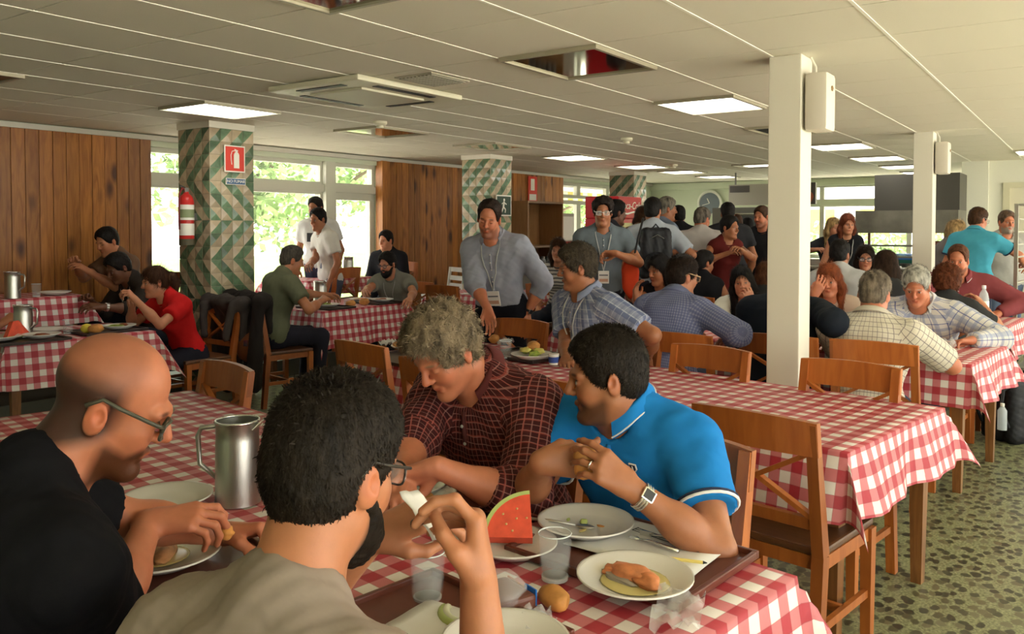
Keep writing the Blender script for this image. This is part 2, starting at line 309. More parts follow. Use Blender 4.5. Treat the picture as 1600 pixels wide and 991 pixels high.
for pi_, (px, py) in enumerate(PIL):
    core = struct(MB().box((px+.012, py+.012, 0), (px+4*TS-.0, py+4*TS, 2.345)).build('trim_%d' % (20+pi_), M_GROUT))
    MB().box((px-.005, py-.005, 2.345), (px+4*TS+.01, py+4*TS+.01, CZ)).build('capital', M_WHITE, core)
    zb = .0; joined = MB() if pi_ == 2 else None
    for face in (0, 1):
        for j in range(20):
            jj = 20-j; grp = 0 if jj < 5 else (jj-5)//3+1; d = 1 if grp % 2 == 0 else -1; off = [0, 1, 1, 0, 0, 1, 1][grp % 7]
            for i in range(4):
                par = (i-j if d == 1 else i+j+1) % 2 ^ off; z = 2.345-(19-j+.5)*TS-.0
                if z < 0: continue
                me = TM[(d, par)]
                if joined is None:
                    o = link('tile', me, core, (px+(i+.5)*TS, py+.006, z) if face == 0 else (px+.006, py+(4-i-.5)*TS, z)); o.rotation_euler = (0, 0, 0 if face == 0 else -PI/2)
                else:
                    M = Matrix.Translation((px+(i+.5)*TS, py+.006, z) if face == 0 else (px+.006, py+(4-i-.5)*TS, z)) @ Matrix.Rotation(0 if face == 0 else -PI/2, 4, 'Z')
                    n0 = len(joined.bm.verts); joined.bm.from_mesh(me); joined.bm.verts.ensure_lookup_table()
                    bmesh.ops.transform(joined.bm, matrix=M, verts=joined.bm.verts[n0:])
    if joined is not None: o = joined.build('tile_facing', [M_CREAM, M_GREEN], core); o['kind'] = 'stuff'
# ------------------------------------------------------------------ ceiling fittings
M_LIT = mat('lit_diffuser', (.9, .9, .85), .5, emit=(1, .97, .88), estr=5); M_MIRR = mat('mirror_reflector', (.50, .47, .38), .06, 1); M_LFR = mat('lamp_frame', (.42, .38, .28), .4, .3)
for i, (x0, x1, y0, y1, kind) in enumerate(LAMPS):
    place = ['nearest', 'second', 'third', 'fourth', 'fifth', 'sixth', 'seventh', 'farthest'][i % 8] if i < 16 else ''
    row = 'row by the white columns' if i < 8 else 'row by the tiled pillars'
    if i == 16: lab = 'lit square ceiling light near the door wall'
    elif i == 17: lab = 'dull square ceiling light between the two rows of lamps'
    else: lab = '%s %s ceiling light of the %s' % (place, {'lit': 'glowing', 'mirror': 'mirrored unlit', 'dark': 'brown unlit'}[kind], row)
    t = thing('ceiling_light', lab, 'ceiling light', ((x0+x1)/2, (y0+y1)/2, CZ), 0, 'square ceiling lights'); w = (x1-x0)/2; h = (y1-y0)/2
    b = MB(); b.box((-w, -h, -.022), (w, -h+.02, .0)); b.box((-w, h-.02, -.022), (w, h, .0)); b.box((-w, -h+.02, -.022), (-w+.02, h-.02, .0)); b.box((w-.02, -h+.02, -.022), (w, h-.02, .0)); b.build('frame', M_LFR, t)
    MB().box((-w+.02, -h+.02, -.012), (w-.02, h-.02, -.004)).build('diffuser', {'lit': M_LIT, 'mirror': M_MIRR, 'dark': mat('brown_diffuser', (.20, .09, .04), .5)}[kind], t)
t = thing('air_conditioner', 'white ceiling cassette air conditioner with four dark slots', 'air conditioner', ((AC[0]+AC[1])/2, (AC[2]+AC[3])/2, CZ-.004))
w = (AC[1]-AC[0])/2; h = (AC[3]-AC[2])/2; M_AC = mat('ac_plastic', (.70, .66, .50), .45)
b = MB(); b.box((-w, -h, -.035), (w, h, -.0), .012); b.build('panel', M_AC, t)
MB().box((-w+.2, -h+.17, -.05), (w-.2, h-.17, -.034), .006).build('grille', mat('ac_grille', (.62, .58, .44), .5), t)
for a in ((-w+.06, -h+.2, -w+.11, h-.2), (w-.11, -h+.2, w-.06, h-.2), (-w+.22, -h+.05, w-.22, -h+.1), (-w+.22, h-.1, w-.22, h-.05)):
    MB().box((a[0], a[1], -.039), (a[2], a[3], -.033)).build('slot', M_DARK, t)
t = thing('ceiling_vent', 'small square ceiling air vent beside the air conditioner', 'vent', (3.87, 3.31, CZ))
MB().box((-.18, -.145, -.008), (.18, .145, 0)).build('frame', mat('vent_grey', (.40, .37, .28), .5), t)
for k in range(9): MB().box((-.16, -.13+k*.03, -.014), (.16, -.115+k*.03, -.006)).build('slat', mat('vent_slat', (.33, .31, .24), .5), t)
for i, (x, y, lab) in enumerate(((5.16, 5.0, 'round white smoke detector behind the air conditioner'), (7.55, 3.89, 'flat white ceiling detector in the middle of the room'), (11.1, 4.97, 'tiny far ceiling detector near the pillar by the fridge'))):
    t = thing('smoke_detector', lab, 'smoke detector', (x, y, CZ), 0, 'ceiling detectors'); MB().lathe([(.06, 0), (.06, -.02), (.045, -.035)], 20, cap1=True).build('housing', M_AC, t, smooth='a'); MB().lathe([(.03, -.035), (.03, -.055), (.01, -.06)], 16, cap1=True).build('sensor', M_AC, t, smooth='a')
# ------------------------------------------------------------------ implicit surfaces -> one continuous mesh
def V3(*a): return np.array(a, float)
def nrm(v): v = np.asarray(v, float); return v/(np.linalg.norm(v)+1e-9)
class Cone:                                   # tapered capsule; flat = squash along a direction
    def __init__(s, a, b, r1, r2, k=.02, flat=None, amt=1.0, neg=False):
        s.a = np.asarray(a, float); s.b = np.asarray(b, float); s.r1 = r1; s.r2 = r2; s.k = k; s.flat = None if flat is None else nrm(flat); s.amt = amt; s.neg = neg
        m = max(r1, r2)+k; s.lo = np.minimum(s.a, s.b)-m; s.hi = np.maximum(s.a, s.b)+m
    def d(s, P):
        x = P-s.a; ab = s.b-s.a
        if s.flat is not None:
            f = s.flat; x = x+f*((x@f)*(1/s.amt-1))[..., None]; ab = ab+f*((ab@f)*(1/s.amt-1))
        t = np.clip((x@ab)/(ab@ab+1e-12), 0, 1)
        q = x-t[..., None]*ab
        return np.sqrt((q*q).sum(-1))-(s.r1+(s.r2-s.r1)*t)
class Ell:
    def __init__(s, c, r, R=None, k=.02, neg=False):
        s.c = np.asarray(c, float); s.r = np.asarray(r, float); s.R = np.eye(3) if R is None else R; s.k = k; s.neg = neg
        m = s.r.max()+k; s.lo = s.c-m; s.hi = s.c+m
    def d(s, P):
        x = (P-s.c)@s.R; a = x/s.r; k0 = np.sqrt((a*a).sum(-1)); b = a/s.r; k1 = np.sqrt((b*b).sum(-1))+1e-9
        return k0*(k0-1)/k1
def field(prims, lo, v, n, inflate=0, clips=()):
    D = np.full(n, .3, np.float32); ax = [lo[i]+v*np.arange(n[i]) for i in range(3)]
    def sub(p):
        a = np.maximum(((p.lo-lo-inflate)/v-2).astype(int), 0); b = np.minimum(((p.hi-lo+inflate)/v+3).astype(int), n)
        if (b <= a).any(): return None
        sl = tuple(slice(a[i], b[i]) for i in range(3))
        G = np.stack(np.meshgrid(ax[0][sl[0]], ax[1][sl[1]], ax[2][sl[2]], indexing='ij'), -1); return sl, G
    for p in prims:
        r = sub(p)
        if r is None: continue
        sl, G = r; d = p.d(G)
        if p.neg: d = -d; c = D[sl]; h = np.maximum(p.k-np.abs(c-d), 0)/p.k; D[sl] = np.maximum(c, d)+h*h*p.k*.25
        else: d = d-inflate; c = D[sl]; h = np.maximum(p.k-np.abs(c-d), 0)/p.k; D[sl] = np.minimum(c, d)-h*h*p.k*.25
    if clips:
        G = np.stack(np.meshgrid(*ax, indexing='ij'), -1)
        for f in clips: D = np.maximum(D, f(G))
    return D
CO = np.array([(i, j, k) for i in (0, 1) for j in (0, 1) for k in (0, 1)]); ED = [(a, b) for a in range(8) for b in range(a+1, 8) if np.abs(CO[a]-CO[b]).sum() == 1]
def nets(D, lo, v):
    s = D < 0; n = np.array(D.shape)-1
    cs = sum(s[c[0]:c[0]+n[0], c[1]:c[1]+n[1], c[2]:c[2]+n[2]].astype(np.int8) for c in CO)
    idx = np.argwhere((cs > 0) & (cs < 8))
    if len(idx) == 0: return np.zeros((0, 3)), np.zeros((0, 4), int)
    vals = np.stack([D[idx[:, 0]+c[0], idx[:, 1]+c[1], idx[:, 2]+c[2]] for c in CO], 1)
    acc = np.zeros((len(idx), 3)); cnt = np.zeros(len(idx))
    for a, b in ED:
        da = vals[:, a]; db = vals[:, b]; m = (da < 0) != (db < 0); t = np.where(m, da/(da-db+1e-12), 0)
        acc += np.where(m[:, None], CO[a]+t[:, None]*(CO[b]-CO[a]), 0); cnt += m
    Vt = lo+v*(idx+acc/cnt[:, None])
    ids = np.full(n, -1, np.int64); ids[tuple(idx.T)] = np.arange(len(idx)); Q = []
    for ax in range(3):
        u, w = (ax+1) % 3, (ax+2) % 3; a0 = [slice(None)]*3; a1 = [slice(None)]*3; a0[ax] = slice(0, -1); a1[ax] = slice(1, None)
        s0 = s[tuple(a0)]; s1 = s[tuple(a1)]; e = np.argwhere(s0 != s1); fl = s0[tuple(e.T)]
        ok = (e[:, u] > 0) & (e[:, w] > 0) & (e[:, u] < n[u]) & (e[:, w] < n[w]); e = e[ok]; fl = fl[ok]
        if len(e) == 0: continue
        du = np.zeros(3, int); du[u] = 1; dw = np.zeros(3, int); dw[w] = 1
        q = np.stack([ids[tuple((e-du-dw).T)], ids[tuple((e-dw).T)], ids[tuple(e.T)], ids[tuple((e-du).T)]], 1)
        q[~fl] = q[~fl][:, ::-1]; Q.append(q[(q >= 0).all(1)])
    return Vt, np.concatenate(Q) if Q else np.zeros((0, 4), int)
def surf(prims, v, boxes=(), inflate=0, clips=(), pad=.01):
    """coarse block over everything, finer blocks in boxes [(lo,hi,v)] that share the same surface"""
    lo = np.min([p.lo for p in prims if not p.neg], 0)-inflate-pad; hi = np.max([p.hi for p in prims if not p.neg], 0)+inflate+pad
    Vs = []; Fs = []; off = 0
    for bi, (l, h, vv) in enumerate([(lo, hi, v)]+list(boxes)):
        l = np.asarray(l); h = np.asarray(h); n = np.ceil((h-l)/vv).astype(int)+2
        D = field(prims, l, vv, n, inflate, clips); P, Q = nets(D, l, vv)
        if len(Q) == 0: continue
        c = P[Q].mean(1); keep = np.ones(len(Q), bool)
        for bj, (l2, h2, v2) in enumerate(boxes):
            if bj+1 > bi or bi == 0:
                if bi == 0: keep &= ~((c > np.asarray(l2)+v*.9) & (c < np.asarray(h2)-v*.9)).all(1)
        Q = Q[keep]; us = np.unique(Q); mp = np.full(len(P), -1); mp[us] = np.arange(len(us)); Vs.append(P[us]); Fs.append(mp[Q]+off); off += len(us)
    return np.concatenate(Vs), np.concatenate(Fs)
def npmesh(name, V, F, m, cols=None, smooth=True, attr=None):
    me = bpy.data.meshes.new(name); nv, nf = len(V), len(F)
    me.vertices.add(nv); me.vertices.foreach_set('co', np.asarray(V, np.float32).ravel()); me.loops.add(nf*4); me.loops.foreach_set('vertex_index', F.astype(np.int32).ravel())
    me.polygons.add(nf); me.polygons.foreach_set('loop_start', np.arange(0, nf*4, 4, dtype=np.int32))
    me.polygons.foreach_set('use_smooth', np.full(nf, smooth, bool)); me.update(calc_edges=True)
    if cols is not None:
        a = me.color_attributes.new('Col', 'FLOAT_COLOR', 'POINT'); c = np.ones((nv, 4), np.float32); c[:, :3] = cols; a.data.foreach_set('color', c.ravel())
    if attr is not None:
        a = me.attributes.new('puv', 'FLOAT_VECTOR', 'CORNER'); a.data.foreach_set('vector', np.asarray(attr, np.float32).ravel())
    for q in (m if isinstance(m, (list, tuple)) else [m]): me.materials.append(q)
    return me
def wob(P, f, seed=0):                       # cheap smooth noise, about -1..1
    r = np.random.default_rng(seed); o = 0
    for k in range(4):
        w = r.normal(size=(3, 3)); o = o+np.sin(P@(w[0]*f*(1+.5*k))+r.uniform(0, 6)+1.3*np.sin(P@(w[1]*f*.7)+r.uniform(0, 6)))
    return o/4
def vnormals(V, F):
    n = np.cross(V[F[:, 2]]-V[F[:, 0]], V[F[:, 3]]-V[F[:, 1]]); N = np.zeros_like(V)
    for i in range(4): np.add.at(N, F[:, i], n)
    return N/(np.linalg.norm(N, axis=1, keepdims=True)+1e-12)
def rotm(axis, deg):
    return np.array(Matrix.Rotation(math.radians(deg), 3, axis))
# ------------------------------------------------------------------ cloth and skin materials
def skin_mat():
    m = bpy.data.materials.new('skin'); nt, b = nodes(m); N = nt.nodes; L = nt.links
    a = N.new('ShaderNodeAttribute'); a.attribute_name = 'Col'
    n = N.new('ShaderNodeTexNoise'); n.inputs['Scale'].default_value = 45; n.inputs['Detail'].default_value = 4; tc = N.new('ShaderNodeTexCoord'); L.new(tc.outputs['Object'], n.inputs['Vector'])
    mr = N.new('ShaderNodeMapRange'); mr.inputs['To Min'].default_value = .86; mr.inputs['To Max'].default_value = 1.12; L.new(n.outputs[0], mr.inputs[0])
    hs = N.new('ShaderNodeHueSaturation'); L.new(a.outputs['Color'], hs.inputs['Color']); L.new(mr.outputs[0], hs.inputs['Value']); L.new(hs.outputs[0], b.inputs['Base Color'])
    b.inputs['Roughness'].default_value = .48; b.inputs['Specular IOR Level'].default_value = .4; b.inputs['Subsurface Weight'].default_value = .12; b.inputs['Subsurface Radius'].default_value = (.012, .004, .002); b.inputs['Subsurface Scale'].default_value = .5
    n2 = N.new('ShaderNodeTexNoise'); n2.inputs['Scale'].default_value = 260; L.new(tc.outputs['Object'], n2.inputs['Vector']); bp = N.new('ShaderNodeBump'); bp.inputs['Strength'].default_value = .12; bp.inputs['Distance'].default_value = .001; L.new(n2.outputs[0], bp.inputs['Height']); L.new(bp.outputs[0], b.inputs['Normal'])
    return m
M_SKIN = skin_mat()
def hair_mat(name, c):
    if name in MATS: return MATS[name]
    m = mat(name, c, .6, spec=.16, var=.5 if c[1] < .1 else .75, vscale=60 if c[1] < .1 else 38, bump=.8, bscale=90, stretch=(1, 1, .35), bdist=.004); return m
def cloth_mat(name, c, rough=.85):
    return mat(name, c, rough, spec=.15, var=.10, vscale=5, bump=.35, bscale=14, bdist=.012)
def stripe_mat(name, base, layers, rough=.85):
    """layers: (axis 0/1, period, width fraction, offset, colour, strength) woven over base, in the garment's own coordinates"""
    if name in MATS: return MATS[name]
    m = bpy.data.materials.new(name); nt, b = nodes(m); N = nt.nodes; L = nt.links
    a = N.new('ShaderNodeAttribute'); a.attribute_name = 'puv'; sp = N.new('ShaderNodeSeparateXYZ'); L.new(a.outputs['Vector'], sp.inputs[0])
    cur = None
    for ax, per, wf, off, col, st in layers:
        d = N.new('ShaderNodeMath'); d.operation = 'MULTIPLY_ADD'; d.inputs[1].default_value = 1/per; d.inputs[2].default_value = off+50; L.new(sp.outputs[ax], d.inputs[0])
        f = N.new('ShaderNodeMath'); f.operation = 'FRACT'; L.new(d.outputs[0], f.inputs[0])
        lt = N.new('ShaderNodeMath'); lt.operation = 'LESS_THAN'; lt.inputs[1].default_value = wf; L.new(f.outputs[0], lt.inputs[0])
        st_ = N.new('ShaderNodeMath'); st_.operation = 'MULTIPLY'; st_.inputs[1].default_value = st; L.new(lt.outputs[0], st_.inputs[0])
        mx = N.new('ShaderNodeMix'); mx.data_type = 'RGBA'; L.new(st_.outputs[0], mx.inputs['Factor'])
        if cur is None: mx.inputs['A'].default_value = (*base, 1)
        else: L.new(cur, mx.inputs['A'])
        mx.inputs['B'].default_value = (*col, 1); cur = mx.outputs['Result']
    L.new(cur, b.inputs['Base Color']); b.inputs['Roughness'].default_value = rough; b.inputs['Specular IOR Level'].default_value = .15
    tc = N.new('ShaderNodeTexCoord'); n2 = N.new('ShaderNodeTexNoise'); n2.inputs['Scale'].default_value = 14; n2.inputs['Detail'].default_value = 4; L.new(tc.outputs['Object'], n2.inputs['Vector']); bp = N.new('ShaderNodeBump'); bp.inputs['Strength'].default_value = .4; bp.inputs['Distance'].default_value = .012; L.new(n2.outputs[0], bp.inputs['Height']); L.new(bp.outputs[0], b.inputs['Normal'])
    MATS[name] = m; return m
# ------------------------------------------------------------------ people
PEOPLE = []
SK = {'fair': (.50, .21, .115), 'mid': (.42, .165, .078), 'tan': (.34, .130, .058), 'pink': (.50, .175, .090), 'dark': (.16, .062, .030)}
def person(label, headat, face, pose='sit', s=1.0, lean=(8, 8), side=0, twist=0, head=(0, 10, 0), rh=None, lh=None, relb=None, lelb=None,
           rhand=None, lhand=None, skin='mid', shirt=None, sleeve='short', trousers=(.03, .035, .05), hair='short', hcol=(.02, .014, .01), hthick=.012, beard=0, bcol=None, scalp=0,
           female=False, q=1, collar=None, extras=None, belly=0, group='diners', headfwd=.03, trim=None, bulk=1.0, wear=True, shoes=True, hnoise=.0025, strands=0, hlen=.02, neckband=True, foldamp=None, rots=(1, 1), hem=None, sidet=.45, spike=.22, flow=.3, eyes=True, sleeve_len=.62, legs=True, floor=0, neck=.150, hemup=-.07):
    """headat = where the centre of the head is; face = heading in degrees; rh/lh = world wrist targets; head = (yaw left, pitch down, roll)"""
    Rz = np.array(Matrix.Rotation(math.radians(face-90), 3, 'Z')); A = rotm('Y', side)@rotm('X', -lean[0]); B = rotm('Y', side)@rotm('Z', twist)@rotm('X', -(lean[0]+lean[1]))
    NR = B@rotm('Z', head[0]*.5)@rotm('X', -head[1]*.45+(lean[0]+lean[1])*.25)
    hip = np.array(at(*headat))-Rz@(A@V3(0, 0, .24*s)+B@V3(0, -.015*s, .26*s)+NR@V3(0, headfwd, neck)*s)      # the head decides where the hips are
    PEOPLE.append((label, hip.round(2), face)); H0 = V3(hip[0], hip[1], 0)
    root = thing('person', label, 'person', (hip[0], hip[1], 0), math.radians(face-90), group)
    loc = lambda w: (np.asarray(w, float)-H0)@Rz                 # world -> local (x right, y forward)
    vb = {0: .0085, 1: .015, 2: .02}[q]; vh = {0: .0032, 1: .006, 2: .0085}[q]; vf = {0: .0032, 1: .0055, 2: .0075}[q]
    hipz = hip[2]; h0 = V3(0, 0, hipz)
    mid = h0+A@V3(0, 0, .24*s)
    def tp(x, y, z):                                              # torso point: z measured along the spine
        x, y, z = x*s, y*s, z*s
        return h0+A@V3(x, y, z) if z < .24*s else mid+B@V3(x, y, z-.24*s)
    wf = .88 if female else 1.0; fA = A@V3(0, 1, 0); fB = B@V3(0, 1, 0); w = wf*bulk
    T = [Cone(tp(-.065*w, 0, .0), tp(.065*w, 0, .0), .118*s, .118*s, .06, fA, .85), Cone(tp(0, .005+belly*.4, .06), tp(0, .01+belly, .21), (.140*w+belly*.3)*s, (.142*w+belly*.4)*s, .08, fA, .74),
         Cone(tp(-.07*w, .005, .35), tp(.07*w, .005, .35), .112*w*s, .112*w*s, .09, fB, .86), Cone(tp(-.145*w, -.012, .445), tp(.145*w, -.012, .445), .062*s, .062*s, .07),
         Cone(tp(-.105*w, -.02, .47), tp(0, -.02, .525), .042*s, .05*s, .05), Cone(tp(.105*w, -.02, .47), tp(0, -.02, .525), .042*s, .05*s, .05),
         Cone(tp(-.055, -.055, .40), tp(.055, -.055, .40), .06*s, .06*s, .06)]
    if female: T += [Cone(tp(-.06, .085, .335), tp(-.055, .09, .33), .05*s, .045*s, .05), Cone(tp(.06, .085, .335), tp(.055, .09, .33), .05*s, .045*s, .05)]
    nb = tp(0, -.015, .50)
    # keep the neck half way between the chest and the head
    HW = rotm('Y', side*.4)@rotm('Z', twist+head[0])@rotm('X', -head[1])@rotm('Y', head[2]); HR = HW
    hc = nb+NR@V3(0, headfwd, neck)*s
    hk = .91 if female else .945; hp = lambda x, y, z: hc+HR@(V3(x, y, z)*s*hk)
    hs = s*hk
    Hd = [Ell(hp(0, -.012, .045), V3(.074, .096, .085)*hs, HR, .03), Ell(hp(0, .020, -.035), V3(.058, .068, .078)*hs, HR, .035)]
    for x in (-1, 1):
        Hd += [Cone(hp(.046*x, .0, -.058), hp(.018*x, .066, -.100), .018*hs, .014*hs, .03), Cone(hp(.036*x, .060, -.02), hp(.034*x, .062, -.03), .02*hs, .02*hs, .03),
               Cone(hp(.040*x, .078, .026), hp(.008*x, .090, .028), .010*hs, .010*hs, .016)]
    Hd += [Ell(hp(0, .078, -.100), V3(.02, .017, .016)*hs, HR, .025), Cone(hp(0, .090, .022), hp(0, .112, -.020), .0075*hs, .0115*hs, .012), Cone(hp(-.011, .099, -.026), hp(.011, .099, -.026), .0075*hs, .0075*hs, .008),
           Cone(hp(-.019, .084, -.058), hp(0, .0905, -.056), .005*hs, .007*hs, .007), Cone(hp(.019, .084, -.058), hp(0, .0905, -.056), .005*hs, .007*hs, .007), Cone(hp(-.013, .083, -.069), hp(.013, .083, -.069), .0075*hs, .0075*hs, .006)]
    for x in (-1, 1):
        Hd += [Ell(hp(.031*x, .106, .007), V3(.017, .017, .012)*hs, HR, .01, True)]
        if q < 2: Hd += [Ell(hp(.031*x, .0795, .006), V3(.012, .012, .0105)*hs, HR, .003)]
        RE = HR@rotm('Z', -18*x)@rotm('X', 12)
        Hd += [Ell(hp(.0765*x, -.012, -.002), V3(.0085, .019, .031)*hs, RE, .006), Ell(hp(.087*x, -.007, .002), V3(.008, .010, .014)*hs, RE, .004, True)]
    nk = [Cone(nb+B@V3(0, -.0, -.03)*s, hp(0, -.022, -.045), .062*w*s, .055*w*s, .03), Cone(hp(0, -.01, -.06), hp(0, .03, -.085), .045*hs, .03*hs, .03)]
    # arms
    L1, L2 = .285*s, .255*s; arms = []
    for sd, tgt, pole, hnd in ((1, rh, relb, rhand), (-1, lh, lelb, lhand)):
        S_ = tp(.182*w*sd, -.01, .435)
        if tgt is None: tg = S_+V3(.05*sd, .06, -.5*s) if pose == 'stand' else h0+V3(.16*sd, .30, .03)
        else: tg = loc(tgt)
        v = tg-S_; dl = np.linalg.norm(v); dm = min(dl, (L1+L2)*.985); tg2 = S_+v/dl*dm
        a = (L1**2-L2**2+dm**2)/(2*dm); hh = math.sqrt(max(L1**2-a**2, 1e-6)); pl = V3(.5*sd, -.35, -1) if pole is None else (loc(pole)-S_ if isinstance(pole, Vector) else np.asarray(pole, float))
        pl = pl-nrm(v)*(pl@nrm(v)); E = S_+nrm(v)*a+nrm(pl)*hh; Wp = tg2; fd = nrm(Wp-E)
        arms.append((sd, S_, E, Wp, fd, hnd or {}))
    Ar = []; hands = []; hb = []
    for sd, S_, E, Wp, fd, hn in arms:
        th = .9 if female else 1.0
        Ar += [Cone(S_, E, .048*s*th*bulk, .039*s*th*bulk, .04), Cone(E, E+(Wp-E)*.45, .039*s*th*bulk, .037*s*th*bulk, .02), Cone(E+(Wp-E)*.4, Wp, .038*s*th*bulk, .026*s*th, .03)]
        d = nrm(hn['d']@Rz if 'd' in hn else fd); n = (np.asarray(hn['n'], float)@Rz if 'n' in hn else V3(-.5*sd, 0, -1)); n = nrm(n-d*(n@d)); t = np.cross(d, n)*sd
        hs_ = s*(.92 if female else 1)*1.0; g = lambda a, b, c: Wp+(d*a+t*b+n*c)*hs_
        Fg = [Cone(Wp, g(.03, 0, 0), .025*hs_, .026*hs_, .02, n, .72)]
        cu = hn.get('curl', (25, 35, 25)); cu = cu if isinstance(cu[0], (tuple, list)) else [cu]*4; spd = hn.get('spread', 1)
        for fi, (off, kn, seg, r) in enumerate(((.031, .088, (.043, .027, .022), .0088), (.0105, .092, (.047, .031, .023), .009), (-.0105, .087, (.043, .029, .022), .0086), (-.030, .077, (.034, .022, .019), .0078))):
            k0 = g(kn, off, -.002); Fg.append(Cone(g(.02, off*.55, 0), k0, .0165*hs_, .0125*hs_, .014)); ang = 0; p = k0; lat = off*.35*spd/.03*.3
            c3 = cu[fi]
            for j in range(3):
                ang += math.radians(c3[j]); dv = nrm(d*math.cos(ang)+n*math.sin(ang)+t*lat*(1 if j == 0 else .6)); p2 = p+dv*seg[j]*hs_
                Fg.append(Cone(p, p2, r*hs_*(1.08-.1*j), r*hs_*(.98-.1*j), .0045)); p = p2
        op = hn.get('thumb', .5); b0 = g(.018, .020, .006); b1 = g(.050, .045-.010*op, .012+.018*op); b2 = g(.080-.006*op, .052-.022*op, .018+.034*op); b3 = g(.106-.012*op, .050-.038*op, .020+.045*op)
        Fg += [Cone(b0, b1, .017*hs_, .0135*hs_, .012), Cone(b1, b2, .0125*hs_, .0105*hs_, .006), Cone(b2, b3, .0105*hs_, .0085*hs_, .004)]
        hands += Fg; hb.append((np.min([f.lo for f in Fg], 0)-.004, np.max([f.hi for f in Fg], 0)+.004, vf))
    body = Hd+nk+Ar+hands+[Cone(tp(-.17*w, -.01, .435), tp(.17*w, -.01, .435), .045*s, .045*s, .03), Cone(tp(0, 0, .30), tp(0, -.01, .48), .075*s, .075*s, .05)]
    hbox = (np.min([p.lo for p in Hd if not p.neg], 0)-.002, np.max([p.hi for p in Hd if not p.neg], 0)+.002, vh)
    Vb, Fb = surf(body, vb, [hbox]+hb)
    # colours
    base = np.array(SK[skin]); C = np.tile(base, (len(Vb), 1)); X = (Vb-hc)@HR/hs
    def blend(mask, col): C[:] = C*(1-mask[:, None])+np.asarray(col)*mask[:, None]
    el = lambda c, r, soft=.25: np.clip((1-np.sqrt((((X-np.array(c))/np.array(r))**2).sum(1)))/soft, 0, 1)
    inh = ((np.abs(X[:, 0]) < .088) & (X[:, 1] < .125) & (X[:, 1] > -.13) & (np.abs(X[:, 2]) < .15))
    for x in (-1, 1):
        blend(el((.04*x, .065, -.03), (.035, .05, .03), .8)*.35, base*np.array((1.1, .75, .7))); blend(el((.08*x, -.01, 0), (.02, .03, .035), .5)*.5, base*np.array((1.1, .7, .6)))
    blend(el((0, .11, -.02), (.018, .03, .02), .6)*.4, base*np.array((1.12, .72, .65)))
    blend(el((0, .09, -.062), (.025, .02, .011), .4)*.75, base*np.array((.85, .45, .42)))
    bc = np.array(bcol if bcol is not None else hcol)
    if beard:
        jw = np.clip((-.034-X[:, 2]-.40*np.clip(X[:, 1]-.02, 0, 1)*(1-np.clip((X[:, 1]-.06)/.02, 0, 1)))/.02, 0, 1)*np.clip((X[:, 1]-.005)/.02, 0, 1)*np.clip((.14+X[:, 2])/.02, 0, 1); ms = el((0, .095, -.043), (.032, .03, .010), .4)
        blend(inh*np.clip(np.maximum(jw*(1-el((0, .09, -.062), (.024, .03, .010), .4)), ms), 0, 1)*min(beard, 1), bc)
    if scalp:
        sc = np.clip((X[:, 2]-.02-.45*X[:, 1]-.0)/.05, 0, 1)*np.clip((.03-X[:, 1]+.3*np.abs(X[:, 0]))/.03, 0, 1); low = np.clip((X[:, 2]+.06-.6*X[:, 1])/.03, 0, 1)*np.clip((.035-X[:, 1])/.03, 0, 1)*np.clip((.095-X[:, 2])/.06, 0, 1)
        blend(inh*np.maximum(low, sc*.38)*scalp*(1-np.maximum(el((.079, -.012, -.002), (.016, .024, .036), .2), el((-.079, -.012, -.002), (.016, .024, .036), .2))), base*np.array((.10, .10, .12)))
    if eyes:
        for x in (-1, 1):
            if eyes == 'down': blend(el((.031*x, .090, -.001), (.015, .016, .0026), .5)*.8, base*.2)
            elif q < 2:
                blend(el((.031*x, .091, .006), (.0125, .012, .0062), .15)*(X[:, 1] > .07), (.42, .38, .34)); blend(el((.031*x, .0925, .006), (.0058, .012, .0062), .2), (.02, .012, .008))
                blend(el((.031*x, .090, .0125), (.016, .014, .0038), .4), base*.15)
            else: blend(el((.031*x, .086, .006), (.015, .02, .009), .4)*.8, (.05, .03, .02))
            blend(el((.032*x, .09, .0285), (.022, .025, .0055), .5)*.85, np.array(hcol)*.8+base*.08)
    link('body', npmesh('body', Vb, Fb, M_SKIN, C), root)
    # shirt
    fa = foldamp if foldamp is not None else .004
    sw = .013 if q else .011
    if shirt is not None:
        Sv = []; cl = []
        for sd, S_, E, Wp, fd, hn in arms:
            th = .95 if female else 1.0; ex = .010 if sleeve == 'short' else .006
            if sleeve == 'none': continue
            if sleeve == 'short': e2 = S_+(E-S_)*sleeve_len; Sv += [(sd, Cone(S_, e2, (.054*bulk+ex)*s*th, (.050*bulk+ex)*s*th, .04), S_, nrm(E-S_), np.linalg.norm(e2-S_), None)]
            else:
                fr = {'long': .97, 'rolled': .42}.get(sleeve, .97); e2 = E+(Wp-E)*fr
                Sv += [(sd, Cone(S_, E, (.056*bulk+ex)*s*th, (.050*bulk+ex)*s*th, .04), S_, nrm(E-S_), 9, None), (sd, Cone(E, e2, (.049*bulk+ex)*s*th, (.043 if sleeve == 'rolled' else .036)*s, .03), E, nrm(e2-E), np.linalg.norm(e2-E), S_)]
        prims = T+[x[1] for x in Sv]; hemz = (h0+A@V3(0, 0, -.06*s))[2] if hem is None else hem
        up = A@V3(0, 0, 1); h1 = h0+up*(hemup*s)
        def cuts(P):
            c = (h1-P)@up if pose == 'stand' or True else 0
            for sd, cn, S_, ad, ln, _ in Sv:
                if ln < 5:
                    x = P-S_; t = x@ad; q2 = x-t[..., None]*ad; rad = np.sqrt((q2*q2).sum(-1)); c = np.maximum(c, np.where(rad < .085*s, t-ln, -1))
            return c
        # keep the neck opening clear
        ncut = Cone(nb+B@V3(0, .03, -.0)*s, hp(0, .02, -.08), .058*s*w, .06*s*w, .01, neg=True)
        Vs, Fs = surf(prims+([ncut] if collar != 'turtle' else []), vb, (), sw, (cuts,))
